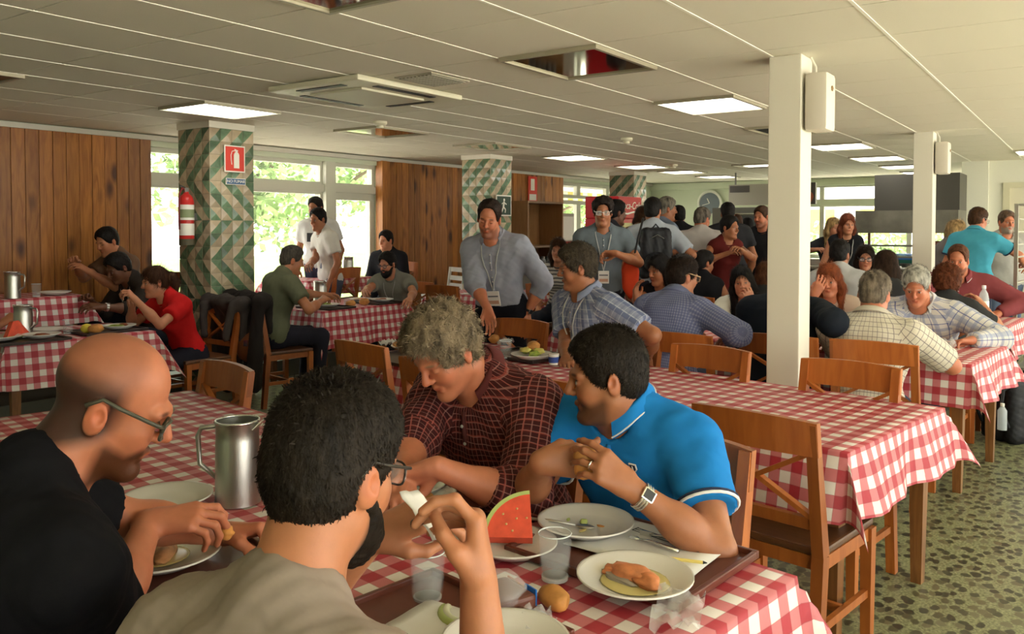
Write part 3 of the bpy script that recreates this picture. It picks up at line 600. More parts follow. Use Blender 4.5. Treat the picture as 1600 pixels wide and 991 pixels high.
        Nn = vnormals(Vs, Fs); fold = wob(Vs*np.array((1, 1, .6)), 26, len(label))+.6*wob(Vs, 55, len(label)+3); Vs = Vs+Nn*(fold*fa)[:, None]
        attr = None
        if 'puv' in shirt:
            P4 = Vs[Fs]; c = P4.mean(1); reg = np.full(len(Fs), 0); best = np.min([p.d(c) for p in T], 0)
            for i, x in enumerate(Sv):
                d = x[1].d(c); m = d < best+.004; reg[m] = i+1; best = np.minimum(best, d)
            attr = np.zeros((len(Fs), 4, 3))
            for r_ in range(len(Sv)+1):
                m = reg == r_
                if not m.any(): continue
                if r_ == 0: R_ = B; o_ = mid; rad = .16*s*w; zz = lambda X_: X_[..., 2]
                else:
                    ad = Sv[r_-1][3]; xx = nrm(np.cross(ad, fB)); yy = np.cross(ad, xx); R_ = np.stack([xx, yy, ad], 1); o_ = Sv[r_-1][2]; rad = .056*s
                Xp = (P4[m]-o_)@R_; Xc = Xp.mean(1); th0 = np.arctan2(Xc[:, 0], Xc[:, 1]); th = np.arctan2(Xp[..., 0], Xp[..., 1]); th = th0[:, None]+(th-th0[:, None]+PI) % (2*PI)-PI
                if r_ == 0: u_ = np.where(np.abs(Xp[..., 0]) < 9, Xp[..., 0]*1.0+.0, 0); ss = np.sign(Xc[:, 1])[:, None]; u_ = th*rad
                else: u_ = th*rad
                attr[m, :, 0] = u_; attr[m, :, 1] = Xp[..., 2]
        link('shirt', npmesh('shirt', Vs, Fs, shirt['m'], None, True, attr), root)
        cmat = shirt.get('c', shirt['m'])
        if sleeve == 'short' and trim is not None:
            for sd, cn, S_, ad, ln, _ in Sv:
                xx = nrm(np.cross(ad, V3(.3, .5, .1))); yy = np.cross(ad, xx); b_ = MB(); rr = cn.r2+sw+.002
                for kk, (dz, mm) in enumerate(((-.006, trim[0]), (-.013, trim[1]))):
                    b_ = MB(); b_.tube([S_+ad*(ln+dz)+(xx*math.cos(a_)+yy*math.sin(a_))*rr for a_ in np.linspace(0, 2*PI, 25)], .004, 6); b_.build('sleeve_trim', mm, root)
        if collar in ('polo', 'shirt'):
            b_ = bmesh.new(); rows = []; cr = .066*s*w; gap = 42
            for pz, rr in ((-.012, 1.00), (.018, 1.0), (.036, 1.06), (.030, 1.16), (.006, 1.42), (.0, 1.40), (.022, 1.12)):
                row = []
                for a_ in np.linspace(gap, 360-gap, 33):
                    an = math.radians(a_); fr = math.cos(an); drop = .030*max(fr, 0)**1.0+.012*fr
                    p = nb+NR@(V3(math.sin(an)*cr*rr*1.02, .012*s+math.cos(an)*cr*rr*1.0, (.025+pz-drop-(.022*max(fr, 0)**2 if rr > 1.2 else 0))*s)); row.append(b_.verts.new(p))
                rows.append(row)
            for R1, R2 in zip(rows, rows[1:]):
                for i in range(32): b_.faces.new((R1[i], R1[i+1], R2[i+1], R2[i]))
            me = bpy.data.meshes.new('collar'); b_.to_mesh(me); b_.free(); me.polygons.foreach_set('use_smooth', [True]*len(me.polygons)); me.materials.append(shirt.get('cm', cmat)); link('collar', me, root)
            if trim is not None:
                MB().tube([nb+NR@V3(math.sin(math.radians(a_))*cr*1.43, .012*s+math.cos(math.radians(a_))*cr*1.42, (.031-.030*max(math.cos(math.radians(a_)), 0)-.012*math.cos(math.radians(a_))-.022*max(math.cos(math.radians(a_)), 0)**2)*s) for a_ in np.linspace(gap, 360-gap, 33)], .0022, 6).build('collar_trim', trim[0], root)
        elif neckband and collar is None:
            MB().tube([nb+B@V3(math.sin(a_)*.070*s*w, .018*s+math.cos(a_)*.072*s*w, (.012-.030*math.cos(a_))*s) for a_ in np.linspace(0, 2*PI, 33)], .008*s, 6).build('neckband', cmat, root, smooth=True)
    # trousers, shoes
    if legs and trousers is not None:
        tm = cloth_mat('trousers_%02d%02d%02d' % tuple(int(c*99) for c in trousers), trousers); Lg = []
        for sd in (-1, 1):
            hj = h0+V3(.085*sd*s, 0, -.02)
            if pose == 'sit': kn = hj+V3(.03*sd, .41*s, -.0); kn[2] = max(.47+floor, hipz-.05); an = V3(kn[0]+.01*sd, kn[1]-.04, .09+floor)
            else: kn = V3(hj[0]+.01*sd, .02, floor+(hipz-floor)*.52); an = V3(hj[0]+.015*sd, -.01, .09+floor)
            Lg += [Cone(hj, kn, .088*s, .062*s, .05), Cone(kn, an, .060*s, .046*s, .03)]
            if shoes:
                MB().blob((an[0], an[1]+.07, an[2]-.045), (.045, .13, .045), .02, 1, 2).build('shoe', mat('shoe_dark', (.03, .025, .02), .5), root, smooth=True)
        pr = [Cone(tp(-.06, 0, .0), tp(.06, 0, .0), .12*s, .12*s, .06, fA, .85), Cone(tp(0, 0, .0), tp(0, 0, .09), .13*s*w, .126*s*w, .06, fA, .76)]+Lg
        Vt, Ft = surf(pr, vb*1.25, (), .008, ()); Nn = vnormals(Vt, Ft); Vt = Vt+Nn*(wob(Vt, 28, 5)*.004)[:, None]
        link('trousers', npmesh('trousers', Vt, Ft, tm), root)
    # hair
    hm = hair_mat('hair_%02d%02d%02d' % tuple(int(c*99) for c in hcol), hcol)
    if hair:
        t_ = hthick; G = [Ell(hp(0, -.014, .046), V3(.0765+t_*sidet, .098+t_*.7, .086+t_)*hs, HR, .02), Ell(hp(0, -.045, -.01), V3(.066+t_*.3, .060+t_*.4, .068)*hs, HR, .03), Ell(hp(0, .0, .075), V3(.070+t_*sidet, .082+t_, .055+t_)*hs, HR, .03)]
        cutb = lambda P: (-.022 + .55*((P-hc)@HR[:, 1])/hs - ((P-hc)@HR[:, 2])/hs)*.8*hs
        sub = [Ell(hp(0, .100, -.015), V3(.086, .066, .106)*hs, HR, .012, True)]; ears = [Ell(hp(.085*x, -.010, -.004), V3(.022, .023, .036)*hs, HR, .006, True) for x in (-1, 1)]
        clips = [cutb]; down = V3(0, 0, -1)
        if hair == 'receding': sub = [Ell(hp(0, .098, .01), V3(.080, .074, .104)*hs, HR, .012, True)]
        if hair in ('long', 'longtied', 'bob'):
            ln = .26 if hair == 'long' else .13
            for x in (-1, 1): G += [Cone(hp(.068*x, -.012, .03), hp(.078*x, -.012, -.06), .028*hs, .03*hs, .03)]
            ends = [hp(0.072*x, -.03, -.06) for x in (-1, 1)]+[hp(0, -.085, -.04)]
            for e_ in ends: G += [Cone(e_, e_+down*ln*hs+HR@V3(0, -.0, 0), .036*hs, .026*hs, .05)]
            G += [Ell(hp(0, -.06, -.06), V3(.085, .05, .10)*hs, HR, .04)]; clips = []; sub = [Ell(hp(0, .095, -.035), V3(.066, .088, .108)*hs, HR, .012, True), Cone(hp(0, .06, -.1), hp(0, .03, -.3), .06, .05, .02, neg=True)]
        if hair == 'pony':
            pt = [hp(0, -.100, .055), hp(0, -.145, .035), hp(0, -.165, -.03)]; pt.append(pt[2]+down*.11); rs = [.022, .03, .034, .016]
            G += [Cone(pt[i], pt[i+1], rs[i]*hs, rs[i+1]*hs, .02) for i in range(3)]
            MB().tube([hp(.024*math.cos(a_), -.108, .055+.024*math.sin(a_)) for a_ in np.linspace(0, 2*PI, 13)], .005, 6).build('hair_tie', mat('tie_dark', (.02, .02, .02), .5), root)
        if hair == 'bun': G += [Ell(hp(0, -.105, .075), V3(.04, .04, .04)*hs, HR, .02)]
        if hair == 'curlbig': G += [Ell(hp(0, -.03, .02), V3(.105, .115, .115)*hs, HR, .03)]; clips = []
        if hair == 'bigtop': G += [Ell(hp(0, .01, .085), V3(.075, .085, .055)*hs, HR, .03)]
        vv = {0: .0036, 1: .007, 2: .0095}[q]
        Vh, Fh = surf(G+sub+(ears if hair in ('short', 'receding', 'pony', 'bun', 'bigtop') else []), vv, (), 0, clips); Nh = vnormals(Vh, Fh); a0 = hnoise
        Vh = Vh+Nh*(wob(Vh, 70, 2)*a0*1.2+wob(Vh, 160, 9)*a0*.8)[:, None]
        ho = link('hair', npmesh('hair', Vh, Fh, hm), root)
        if hair in ('long', 'bob', 'pony', 'curlbig') and not strands: strands, hlen, spike, flow = 3500, .05 if hair != 'curlbig' else .03, .05, .12 if hair != 'curlbig' else .8
        if strands:
            r = np.random.default_rng(5); i = r.integers(0, len(Vh), strands); p0 = Vh[i]; n_ = Nh[i]; X = (p0-hc)@HR; ok = (n_@(HR@V3(0, .9, -.9)) < 1.05); p0 = p0[ok]; n_ = n_[ok]; k = len(p0)
            fl = (HR@V3(0, .35 if hair not in ('long', 'bob') else -.1, -.55))+r.normal(size=(k, 3))*flow; fl = fl-n_*((fl*n_).sum(1))[:, None]; dr_ = n_*(.10+spike*r.random((k, 1)))+fl*1.0; dr_ /= np.linalg.norm(dr_, axis=1, keepdims=True)
            ln_ = hlen*(.5+.8*r.random((k, 1))); sdv = np.cross(dr_, n_); sdv /= np.linalg.norm(sdv, axis=1, keepdims=True)+1e-9; wd_ = .0011
            m_ = p0+dr_*ln_*.55-n_*.001; e_ = m_+(dr_-n_*.5)*ln_*.5
            VV = np.stack([p0-n_*.002-sdv*wd_, p0-n_*.002+sdv*wd_, m_+sdv*wd_*.8, m_-sdv*wd_*.8, e_+sdv*.0002, e_-sdv*.0002], 1).reshape(-1, 3); b0 = np.arange(k)[:, None]*6
            FF = np.concatenate([b0+np.array([0, 1, 2, 3]), b0+np.array([3, 2, 4, 5])]); so = link('hair_strands', npmesh('hair_strands', VV, FF, hm), root); so['kind'] = 'stuff'
    if beard > 1:
        G = [Ell(hp(0, .030, -.066), V3(.061, .062, .062)*hs, HR, .02), Ell(hp(0, .066, -.104), V3(.04, .034, .036)*hs, HR, .03), Cone(hp(-.06, .01, -.03), hp(-.035, .06, -.085), .016*hs, .02*hs, .02), Cone(hp(.06, .01, -.03), hp(.035, .06, -.085), .016*hs, .02*hs, .02)]
        sub = [Ell(hp(0, .10, -.058), V3(.022, .03, .010)*hs, HR, .004, True), Ell(hp(0, .10, -.005), V3(.058, .06, .040)*hs, HR, .012, True)]
        cut = lambda P: np.maximum(((P-hc)@HR[:, 2])/hs+.02+.0*P[..., 0], -.0-((P-hc)@HR[:, 1])/hs)*hs
        Vh, Fh = surf(G+sub, {0: .0036, 1: .007, 2: .0095}[q], (), 0, [cut]); Nh = vnormals(Vh, Fh); Vh = Vh+Nh*(wob(Vh, 150, 4)*.002)[:, None]
        link('beard', npmesh('beard', Vh, Fh, hair_mat('hair_%02d%02d%02d' % tuple(int(c*99) for c in bc), tuple(bc))), root)
    def fy(x, z, off=0):                                          # how far forward the shirt front is at this place
        ys = np.linspace(.32, 0, 120); P = np.array([tp(x, y, z) for y in ys]); d = np.min([p.d(P) for p in T], 0)-sw-.008; i = np.argmax(d < 0); return ys[i]+off
    if shirt is not None and collar in ('shirt', 'polo') and q < 2:
        zt, zb, nb_ = (.455, .10, 7) if collar == 'shirt' else (.455, .36, 2); zs = np.linspace(zt, zb, 14); pm_ = mat('placket_'+shirt['m'].name, tuple(shirt.get('pc', shirt['m'].node_tree.nodes['Principled BSDF'].inputs['Base Color'].default_value[:3])), .85)
        MB().tube([tp(0, fy(0, z, -.003), z) for z in zs], [.009]*14, 6).build('placket', pm_, root, smooth=True)
        for z in np.linspace(zt-.03, zb+.02, nb_): MB().blob(tp(0, fy(0, z, .006), z), (.0055, .004, .0055), 0, 1, 2).build('button', mat('button', (.55, .52, .48), .4), root, smooth=True)
    ctx = dict(fy=fy, root=root, hp=hp, HR=HR, hc=hc, tp=tp, arms=arms, B=B, fB=fB, nb=nb, s=s, hs=hs, loc=loc, w=w, Rz=Rz, H0=H0)
    for f in (extras or []): f(ctx)
    return ctx
# accessories -------------------------------------------------------
def glasses(col=(.05, .045, .035), rim=.0022, name='glasses_frame'):
    def f(c):
        g = thing('spectacles', c.get('glab', 'spectacles'), 'glasses') if False else None
        hp = c['hp']; m = mat('%s_%02d' % (name, int(col[0]*99)), col, .35); b = MB()
        for x in (-1, 1):
            b.tube([hp(x*(.033+.025*math.copysign(abs(math.cos(a))**.6, math.cos(a))), .104-.006*abs(math.cos(a)), .004+.0175*math.copysign(abs(math.sin(a))**.6, math.sin(a))) for a in np.linspace(0, 2*PI, 21)], rim, 6)
            b.tube([hp(x*.058, .098, .014), hp(x*.074, .087, .018), hp(x*.0795, .02, .026), hp(x*.0805, -.014, .032), hp(x*.080, -.036, .012)], rim*1.3, 6)
        b.tube([hp(-.009, .105, .008), hp(0, .108, .011), hp(.009, .105, .008)], rim, 6); o = b.build('glasses', m, c['root'], smooth=True)
        for x in (-1, 1):
            l = MB(); l.prism([(.024*math.copysign(abs(math.cos(a))**.6, math.cos(a)), .0165*math.copysign(abs(math.sin(a))**.6, math.sin(a))) for a in np.linspace(0, 2*PI, 20)[:-1]], -.0006, .0006)
            lo = l.build('lens', M_PANE, o); R = Matrix([list(r) for r in c['HR']]).to_4x4(); lo.matrix_local = Matrix.Translation(hp(x*.033, .1015, .004)) @ R @ Matrix.Rotation(PI/2, 4, 'X')
    return f
def lanyard(cord=(.75, .73, .66), badge=True, ln=.34):
    def f(c):
        tp = c['tp']; m = mat('lanyard_cord', cord, .6); s = c['s']
        y = lambda z: .128+.012*math.sin(z*9)
        fy = c['fy']; end = tp(0, fy(0, .50-ln, .014), .50-ln)
        for x in (-1, 1): MB().tube([tp(x*.055, -.02, .53), tp(x*.070, .04, .515)]+[tp(x*a_, fy(x*a_, z_, .014), z_) for a_, z_ in ((.064, .46), (.055, .42), (.042, .36), (.03, .30), (.015, .23))]+[end], .0042, 6).build('lanyard', m, c['root'])
        if badge:
            R = Matrix([list(r) for r in c['B']]).to_4x4(); o = MB().box((-.045, -.003, -.105), (.045, .003, 0), .002).build('badge', mat('badge_white', (.75, .72, .66), .3), c['root']); o.matrix_local = Matrix.Translation(Vector(end)+Vector((0, .014, 0))) @ R
            MB().box((-.036, .0035, -.04), (.036, .005, -.03)).build('print', mat('badge_print', (.12, .12, .14), .5), o); MB().box((-.036, .0035, -.09), (.036, .005, -.065)).build('print', mat('badge_print2', (.55, .32, .22), .5), o)
    return f
def watch(sd, metal=True, face=(.03, .03, .03)):
    def f(c):
        for a, S_, E, Wp, fd, hn in c['arms']:
            if a != sd: continue
            xx = nrm(np.cross(fd, V3(.2, .3, 1))); yy = np.cross(fd, xx); p = Wp-fd*.035; n = -(np.asarray(hn['n'], float)@c['Rz']) if 'n' in hn else V3(0, 0, 1); n = nrm(n-fd*(n@fd))
            b = MB()
            for dz in ((-.007, 0, .007) if metal else (-.005, .003)): b.tube([p+fd*dz+(xx*math.cos(t)+yy*math.sin(t))*.0305*c['s'] for t in np.linspace(0, 2*PI, 21)], .0042, 6)
            o = b.build('watch_strap', M_CHROME if metal else M_DARK, c['root'], smooth=True)
            t = np.cross(fd, n); R = Matrix([[fd[i], t[i], n[i]] for i in range(3)]).to_4x4(); q = MB().box((-.016, -.014, 0), (.016, .014, .008), .003).build('watch_case', M_CHROME, c['root']); q.matrix_local = Matrix.Translation(p+n*.029*c['s']) @ R
            MB().box((-.012, -.011, .0075), (.012, .011, .009)).build('dial', mat('dial_%d' % int(face[0]*99), face, .2), q)
    return f
def ring():
    def f(c):
        for a, S_, E, Wp, fd, hn in c['arms']:
            if a == -1:
                d = nrm(hn['d']@c['Rz'] if 'd' in hn else fd); n = np.asarray(hn['n'], float)@c['Rz']; n = nrm(n-d*(n@d)); t = -np.cross(d, n); cu = hn['curl'][2] if isinstance(hn['curl'][0], (tuple, list)) else hn['curl']
                an = math.radians(cu[0]); dv = nrm(d*math.cos(an)+n*math.sin(an)); p = Wp+(d*.087-t*.0105-n*.002)*c['s']+dv*.022; x = np.cross(dv, t)
                MB().tube([p+(t*math.cos(q)+x*math.sin(q))*.0102 for q in np.linspace(0, 2*PI, 15)], .0022, 6).build('ring', M_CHROME, c['root'], smooth=True)
    return f
# ------------------------------------------------------------------ tables, cloths, chairs
def gingham():
    m = bpy.data.materials.new('red_gingham'); nt, b = nodes(m); N = nt.nodes; L = nt.links
    uv = N.new('ShaderNodeUVMap'); sp = N.new('ShaderNodeSeparateXYZ'); L.new(uv.outputs[0], sp.inputs[0]); PER = .082
    st = []; ln = []
    for a in (0, 1):
        d = N.new('ShaderNodeMath'); d.operation = 'MULTIPLY_ADD'; d.inputs[1].default_value = 1/PER; d.inputs[2].default_value = 40.2; L.new(sp.outputs[a], d.inputs[0])
        f = N.new('ShaderNodeMath'); f.operation = 'FRACT'; L.new(d.outputs[0], f.inputs[0])
        l = N.new('ShaderNodeMath'); l.operation = 'LESS_THAN'; l.inputs[1].default_value = .5; L.new(f.outputs[0], l.inputs[0]); st.append(l.outputs[0])
        f2 = N.new('ShaderNodeMath'); f2.operation = 'PINGPONG'; f2.inputs[1].default_value = .25; ad = N.new('ShaderNodeMath'); ad.inputs[1].default_value = .25; L.new(f.outputs[0], ad.inputs[0]); L.new(ad.outputs[0], f2.inputs[0])
        l2 = N.new('ShaderNodeMath'); l2.operation = 'GREATER_THAN'; l2.inputs[1].default_value = .232; L.new(f2.outputs[0], l2.inputs[0]); ln.append(l2.outputs[0])
    s = N.new('ShaderNodeMath'); L.new(st[0], s.inputs[0]); L.new(st[1], s.inputs[1]); h = N.new('ShaderNodeMath'); h.operation = 'MULTIPLY'; h.inputs[1].default_value = .5; L.new(s.outputs[0], h.inputs[0])
    cr = N.new('ShaderNodeValToRGB'); e = cr.color_ramp.elements; cr.color_ramp.interpolation = 'CONSTANT'; e[0].color = (.74, .68, .63, 1); e[1].color = (.40, .035, .05, 1); e[1].position = .75; q = e.new(.3); q.color = (.55, .17, .18, 1); L.new(h.outputs[0], cr.inputs[0])
    mx = N.new('ShaderNodeMath'); mx.operation = 'MAXIMUM'; L.new(ln[0], mx.inputs[0]); L.new(ln[1], mx.inputs[1]); ml = N.new('ShaderNodeMath'); ml.operation = 'MULTIPLY'; ml.inputs[1].default_value = .28; L.new(mx.outputs[0], ml.inputs[0])
    mc = N.new('ShaderNodeMix'); mc.data_type = 'RGBA'; mc.inputs['B'].default_value = (.22, .06, .07, 1); L.new(ml.outputs[0], mc.inputs['Factor']); L.new(cr.outputs[0], mc.inputs['A']); L.new(mc.outputs['Result'], b.inputs['Base Color'])
    b.inputs['Roughness'].default_value = .55; b.inputs['Specular IOR Level'].default_value = .3
    tc = N.new('ShaderNodeTexCoord'); n = N.new('ShaderNodeTexNoise'); n.inputs['Scale'].default_value = 7; n.inputs['Detail'].default_value = 3; L.new(tc.outputs['Object'], n.inputs['Vector']); bp = N.new('ShaderNodeBump'); bp.inputs['Strength'].default_value = .35; bp.inputs['Distance'].default_value = .02; L.new(n.outputs[0], bp.inputs['Height']); L.new(bp.outputs[0], b.inputs['Normal'])
    return m
M_GING = gingham(); TZ = .74
def cloth_mesh(wd, ln, ov, seed=0, step=.032):
    R = random.Random(seed); ph = [R.uniform(0, 6.3) for _ in range(8)]
    def axis(n):
        a = list(np.arange(-ov, -1e-6, step))+list(np.linspace(0, n, max(3, int(n/.06))))+list(np.arange(n+step, n+ov+1e-6, step)); return a
    ss, ts = axis(wd), axis(ln); bm = bmesh.new(); uvl = bm.loops.layers.uv.new('UVMap'); V = {}
    for i, s in enumerate(ss):
        for j, t in enumerate(ts):
            cs, ct = min(max(s, 0), wd), min(max(t, 0), ln); a, b = s-cs, t-ct; z = .002*math.sin(9*s+ph[0])*math.sin(7*t+ph[1]); x, y = cs, ct
            if a and b:
                r = math.hypot(a, b); phi = math.atan2(abs(b), abs(a)); k = math.sin(2*phi)*.40*r; x += math.copysign(.10*abs(a)+k*.75, a); y += math.copysign(.10*abs(b)+k*.75, b); z = -r*(1-.16*math.sin(2*phi))
            elif a: x += math.copysign(.10*abs(a)+.022*abs(a)/ov*(1+math.sin(t*11+ph[2])+.6*math.sin(t*23+ph[3])), a); z = -abs(a)
            elif b: y += math.copysign(.10*abs(b)+.022*abs(b)/ov*(1+math.sin(s*11+ph[4])+.6*math.sin(s*23+ph[5])), b); z = -abs(b)
            V[i, j] = (bm.verts.new((x, y, z)), (s, t))
    for i in range(len(ss)-1):
        for j in range(len(ts)-1):
            q = [V[i, j], V[i+1, j], V[i+1, j+1], V[i, j+1]]; f = bm.faces.new([v for v, _ in q]); f.smooth = True
            for l, (_, u) in zip(f.loops, q): l[uvl].uv = u
    me = bpy.data.meshes.new('tablecloth'); bm.to_mesh(me); bm.free(); me.materials.append(M_GING); return me
TABLES = {}
def table(key, x, y, wd, ln, rot, tlabel, clabel, ov=.24, z=TZ, base=0, seed=0):
    """corner (x,y) = end nearest the right wall; width runs along +x, length along +y, turned by rot degrees about the corner"""
    rz = math.radians(rot); t = thing('dining_table', tlabel, 'table', (x, y, base), rz, 'wooden dining tables'); h = z-base
    MB().box((.01, .01, h-.03), (wd-.01, ln-.01, h-.004)).build('table_top', M_TLEG, t)
    a = MB()
    for x0, x1, y0, y1 in ((.06, wd-.06, .05, .075), (.06, wd-.06, ln-.075, ln-.05), (.05, .075, .06, ln-.06), (wd-.075, wd-.05, .06, ln-.06)): a.box((x0, y0, h-.11), (x1, y1, h-.03))
    a.build('apron', M_TLEG, t)
    for lx, ly in ((.075, .075), (wd-.075, .075), (.075, ln-.075), (wd-.075, ln-.075)): MB().bar((lx, ly, 0), (lx, ly, h-.03), .042, .042, (0, 1, 0), .066, .066).build('leg', M_TLEG, t)
    if ln > 2:
        for lx in (.075, wd-.075): MB().bar((lx, ln/2, 0), (lx, ln/2, h-.03), .042, .042, (0, 1, 0), .066, .066).build('leg', M_TLEG, t)
    c = link('tablecloth', cloth_mesh(wd, ln, ov, seed)); c.location = (x, y, z+.001); c.rotation_euler = (0, 0, rz); tag(c, clabel, 'tablecloth', 'red gingham tablecloths')
    TABLES[key] = (x, y, rz, z)
def on(key, s, t, dz=.004):
    x, y, r, z = TABLES[key]; return Vector((x+s*math.cos(r)-t*math.sin(r), y+s*math.sin(r)+t*math.cos(r), z+dz))
table('T1', .93, .66, .90, 2.95, -9, 'long wooden table of the four nearest diners', 'red gingham cloth under the nearest four diners', .25, seed=1)
table('T2', 2.91, .67, .99, 2.95, -9.5, 'long wooden table behind the blue polo diner', 'red gingham cloth of the long empty table behind the blue polo diner', .23, seed=2)
table('T3', 5.18, .55, .97, 2.9, -6, 'wooden table of the cream checked shirt diner', 'red gingham cloth beside the cream checked shirt diner', .24, seed=3)
table('T4', 7.2, .55, .92, 2.7, -5, 'wooden table carrying the water bottle', 'red gingham cloth under the water bottle', .25, seed=4)
table('TL', 2.48, 5.73, .98, .80, -7, 'wooden table of the diner in red', 'red gingham cloth by the diner in red', .30, seed=5)
table('TL2', 2.55, 6.74, .95, .62, -4, 'wooden table against the pine wall', 'red gingham cloth by the pine wall with a steel jug', .22, z=.95, base=.17, seed=6)
table('TO', 5.10, 5.66, 1.14, .85, 0, 'wooden table between the olive T-shirt diner and the grey T-shirt diner', 'red gingham cloth between the olive T-shirt diner and the grey T-shirt diner', .34, seed=7)
table('TW', 5.9, 6.76, 1.0, .75, 0, 'wooden table by the window', 'red gingham cloth by the window behind the grey T-shirt diner', .16, z=.93, base=.17, seed=8)
table('TM', 7.25, 5.1, .9, 1.2, 0, 'wooden table left of the person with the lanyard', 'red gingham cloth left of the person with the lanyard', .24, seed=9)
table('TB', 8.1, 4.55, .95, 1.1, -4, 'wooden table right of the person with the lanyard', 'red gingham cloth right of the person with the lanyard', .28, seed=10)
def make_chair():
    t = thing('dining_chair', 'x', 'chair', (0, 0, 0), 0, 'cross back dining chairs'); w = .205
    s = MB(); s.box((-.215, -.20, .435), (.215, .225, .462), .008); s.build('seat', M_CHAIRSEAT, t)
    for x in (-1, 1):
        MB().bar((x*w, .20, 0), (x*w, .20, .435), .034, .034, (0, 1, 0), .042, .042).build('leg', M_CHAIR, t)
        b = MB(); b.bar((x*w, -.235, 0), (x*w, -.195, .44), .038, .036, (0, 1, 0), .04, .046); b.bar((x*w, -.195, .44), (x*w, -.265, .88), .04, .046, (0, 1, 0), .036, .032); b.build('leg', M_CHAIR, t)
        MB().bar((x*w, -.19, .20), (x*w, .19, .20), .018, .028).build('stretcher', M_CHAIR, t)
        MB().bar((x*w, -.18, .412), (x*w, .19, .412), .02, .045).build('seat_rail', M_CHAIR, t)
    MB().bar((-w, .20, .412), (w, .20, .412), .02, .045).build('seat_rail', M_CHAIR, t); MB().bar((-w, -.19, .412), (w, -.19, .412), .02, .045).build('seat_rail', M_CHAIR, t); MB().bar((-w, 0, .2), (w, 0, .2), .018, .028).build('stretcher', M_CHAIR, t)
    bm = MB(); n = 10; rows = []
    for i in range(n+1):
        u = -1+2*i/n; y = -.262-.022*(1-u*u); x = u*(w+.02)
        rows.append([bm.bm.verts.new(p) for p in ((x, y-.012+.011, .775), (x, y+.012+.011, .775), (x, y+.012-.004, .885+.010*(1-u*u)), (x, y-.012-.004, .885+.010*(1-u*u)))])
    for A, B_ in zip(rows, rows[1:]):
        for k in range(4): bm.bm.faces.new((A[k], A[(k+1) % 4], B_[(k+1) % 4], B_[k]))
    bm.bm.faces.new(rows[0]); bm.bm.faces.new(rows[-1][::-1]); bm.build('top_rail', M_CHAIR, t)
    MB().bar((-w, -.212, .545), (w, -.212, .545), .018, .04, (0, -.15, 1)).build('lower_rail', M_CHAIR, t)
    for x in (-1, 1): MB().bar((-w*.92*x, -.216-.001*x, .565), (w*.92*x, -.249-.001*x, .78), .016, .026, (0, 1, 0)).build('cross_brace', M_CHAIR, t)
    return t
_ch = make_chair(); _first = [True]
def chair(label, x, y, face, z=0, tilt=0):
    rz = math.radians(face-90)
    if _first[0]: o = _ch; _first[0] = False; o['label'] = label; o.location = (x, y, z); o.rotation_euler = (0, 0, rz)
    else: o = dup(_ch, (x, y, z), rz, label)
    return o
# ------------------------------------------------------------------ the four men at the nearest table
PLAID_R = stripe_mat('plaid_burgundy', (.075, .015, .014), [(0, .036, .5, 0, (.05, .011, .012), .8), (1, .036, .5, .2, (.045, .011, .012), .6), (0, .018, .15, .1, (.42, .20, .17), .5), (1, .018, .15, .0, (.42, .20, .17), .5), (0, .036, .10, .55, (.38, .08, .06), .5), (1, .036, .1, .45, (.38, .08, .06), .5)])
M_BLUEP = cloth_mat('polo_blue', (.015, .20, .56)); M_NAVYT = mat('trim_navy', (.02, .025, .06), .8); M_WHT = mat('trim_white', (.75, .75, .75), .8)
def emblem(c):
    p = c['tp'](-.095, c['fy'](-.095, .43, .014), .43); b_ = MB(); b_.prism([(-.011, .013), (.011, .013), (.011, -.003), (0, -.016), (-.011, -.003)], 0, .003); o = b_.build('emblem', M_WHT, c['root']); o.matrix_local = Matrix.Translation(p) @ Matrix([list(r) for r in c['B']]).to_4x4() @ Matrix.Rotation(-PI/2, 4, 'X') @ Matrix.Rotation(PI, 4, 'Z') @ Matrix.Diagonal((1, 1, 1, 1))
    q_ = MB().prism([(-.008, .010), (.008, .010), (.008, -.002), (0, -.012), (-.008, -.002)], .003, .0042).build('shield', M_NAVYT, o); MB().box((-.002, -.007, .0042), (.002, .008, .005)).build('mark', M_WHT, q_)
person('person in black T-shirt with glasses bent over a plate, nearest left', (172, 634, 1.46), 5, s=1.03, lean=(10, 12), side=6, twist=-8, head=(-32, 24, 4), skin='pink', q=0, neck=.165,
    rh=at(232, 818, 1.72), lh=at(362, 836, 1.90), relb=(.35, -.6, -1), lelb=at(190, 800, 2.05), rhand=dict(d=(.75, -.55, .02), n=(.35, .2, -1), curl=((15, 45, 30), (20, 50, 30), (25, 50, 30), (30, 50, 30)), thumb=.8), lhand=dict(d=(.55, -.8, .12), n=(-.3, -.2, -.9), curl=(62, 80, 45), thumb=.8),
    shirt=dict(m=cloth_mat('tee_black', (.006, .006, .008))), hair=None, hcol=(.06, .025, .012), beard=1.0, bcol=(.09, .028, .010), scalp=1.0, sleeve_len=.95, extras=[glasses((.07, .065, .045), .003)], group='men at the nearest table', headfwd=.05, foldamp=.005, bulk=1.05)
person('person in taupe T-shirt seen from behind, hand raised, in front', (520, 740, 1.14), 2, s=1.0, lean=(10, 10), twist=2, head=(2, 12, 3), skin='mid', q=0, neck=.19,
    rh=at(748, 912, 1.17), lh=at(582, 838, 1.38), relb=at(785, 1060, 1.2), lelb=(-.6, .0, -.8), rhand=dict(d=(.12, .16, 1.0), n=(-.575, .818, -.1), curl=((38, 55, 30), (62, 48, 25), (78, 20, 12), (86, 18, 10)), thumb=.75, spread=1.4), lhand=dict(d=(.5, -.65, .35), n=(.5, -.2, -.6), curl=(20, 45, 25), thumb=.8),
    shirt=dict(m=cloth_mat('tee_taupe', (.27, .215, .175))), hair='short', hcol=(.013, .009, .006), hthick=.013, beard=1.5, bcol=(.014, .009, .006), extras=[glasses((.03, .025, .02), .0018)], group='men at the nearest table', strands=18000, hlen=.013, spike=.12, flow=.2, foldamp=.007, bulk=1.04)
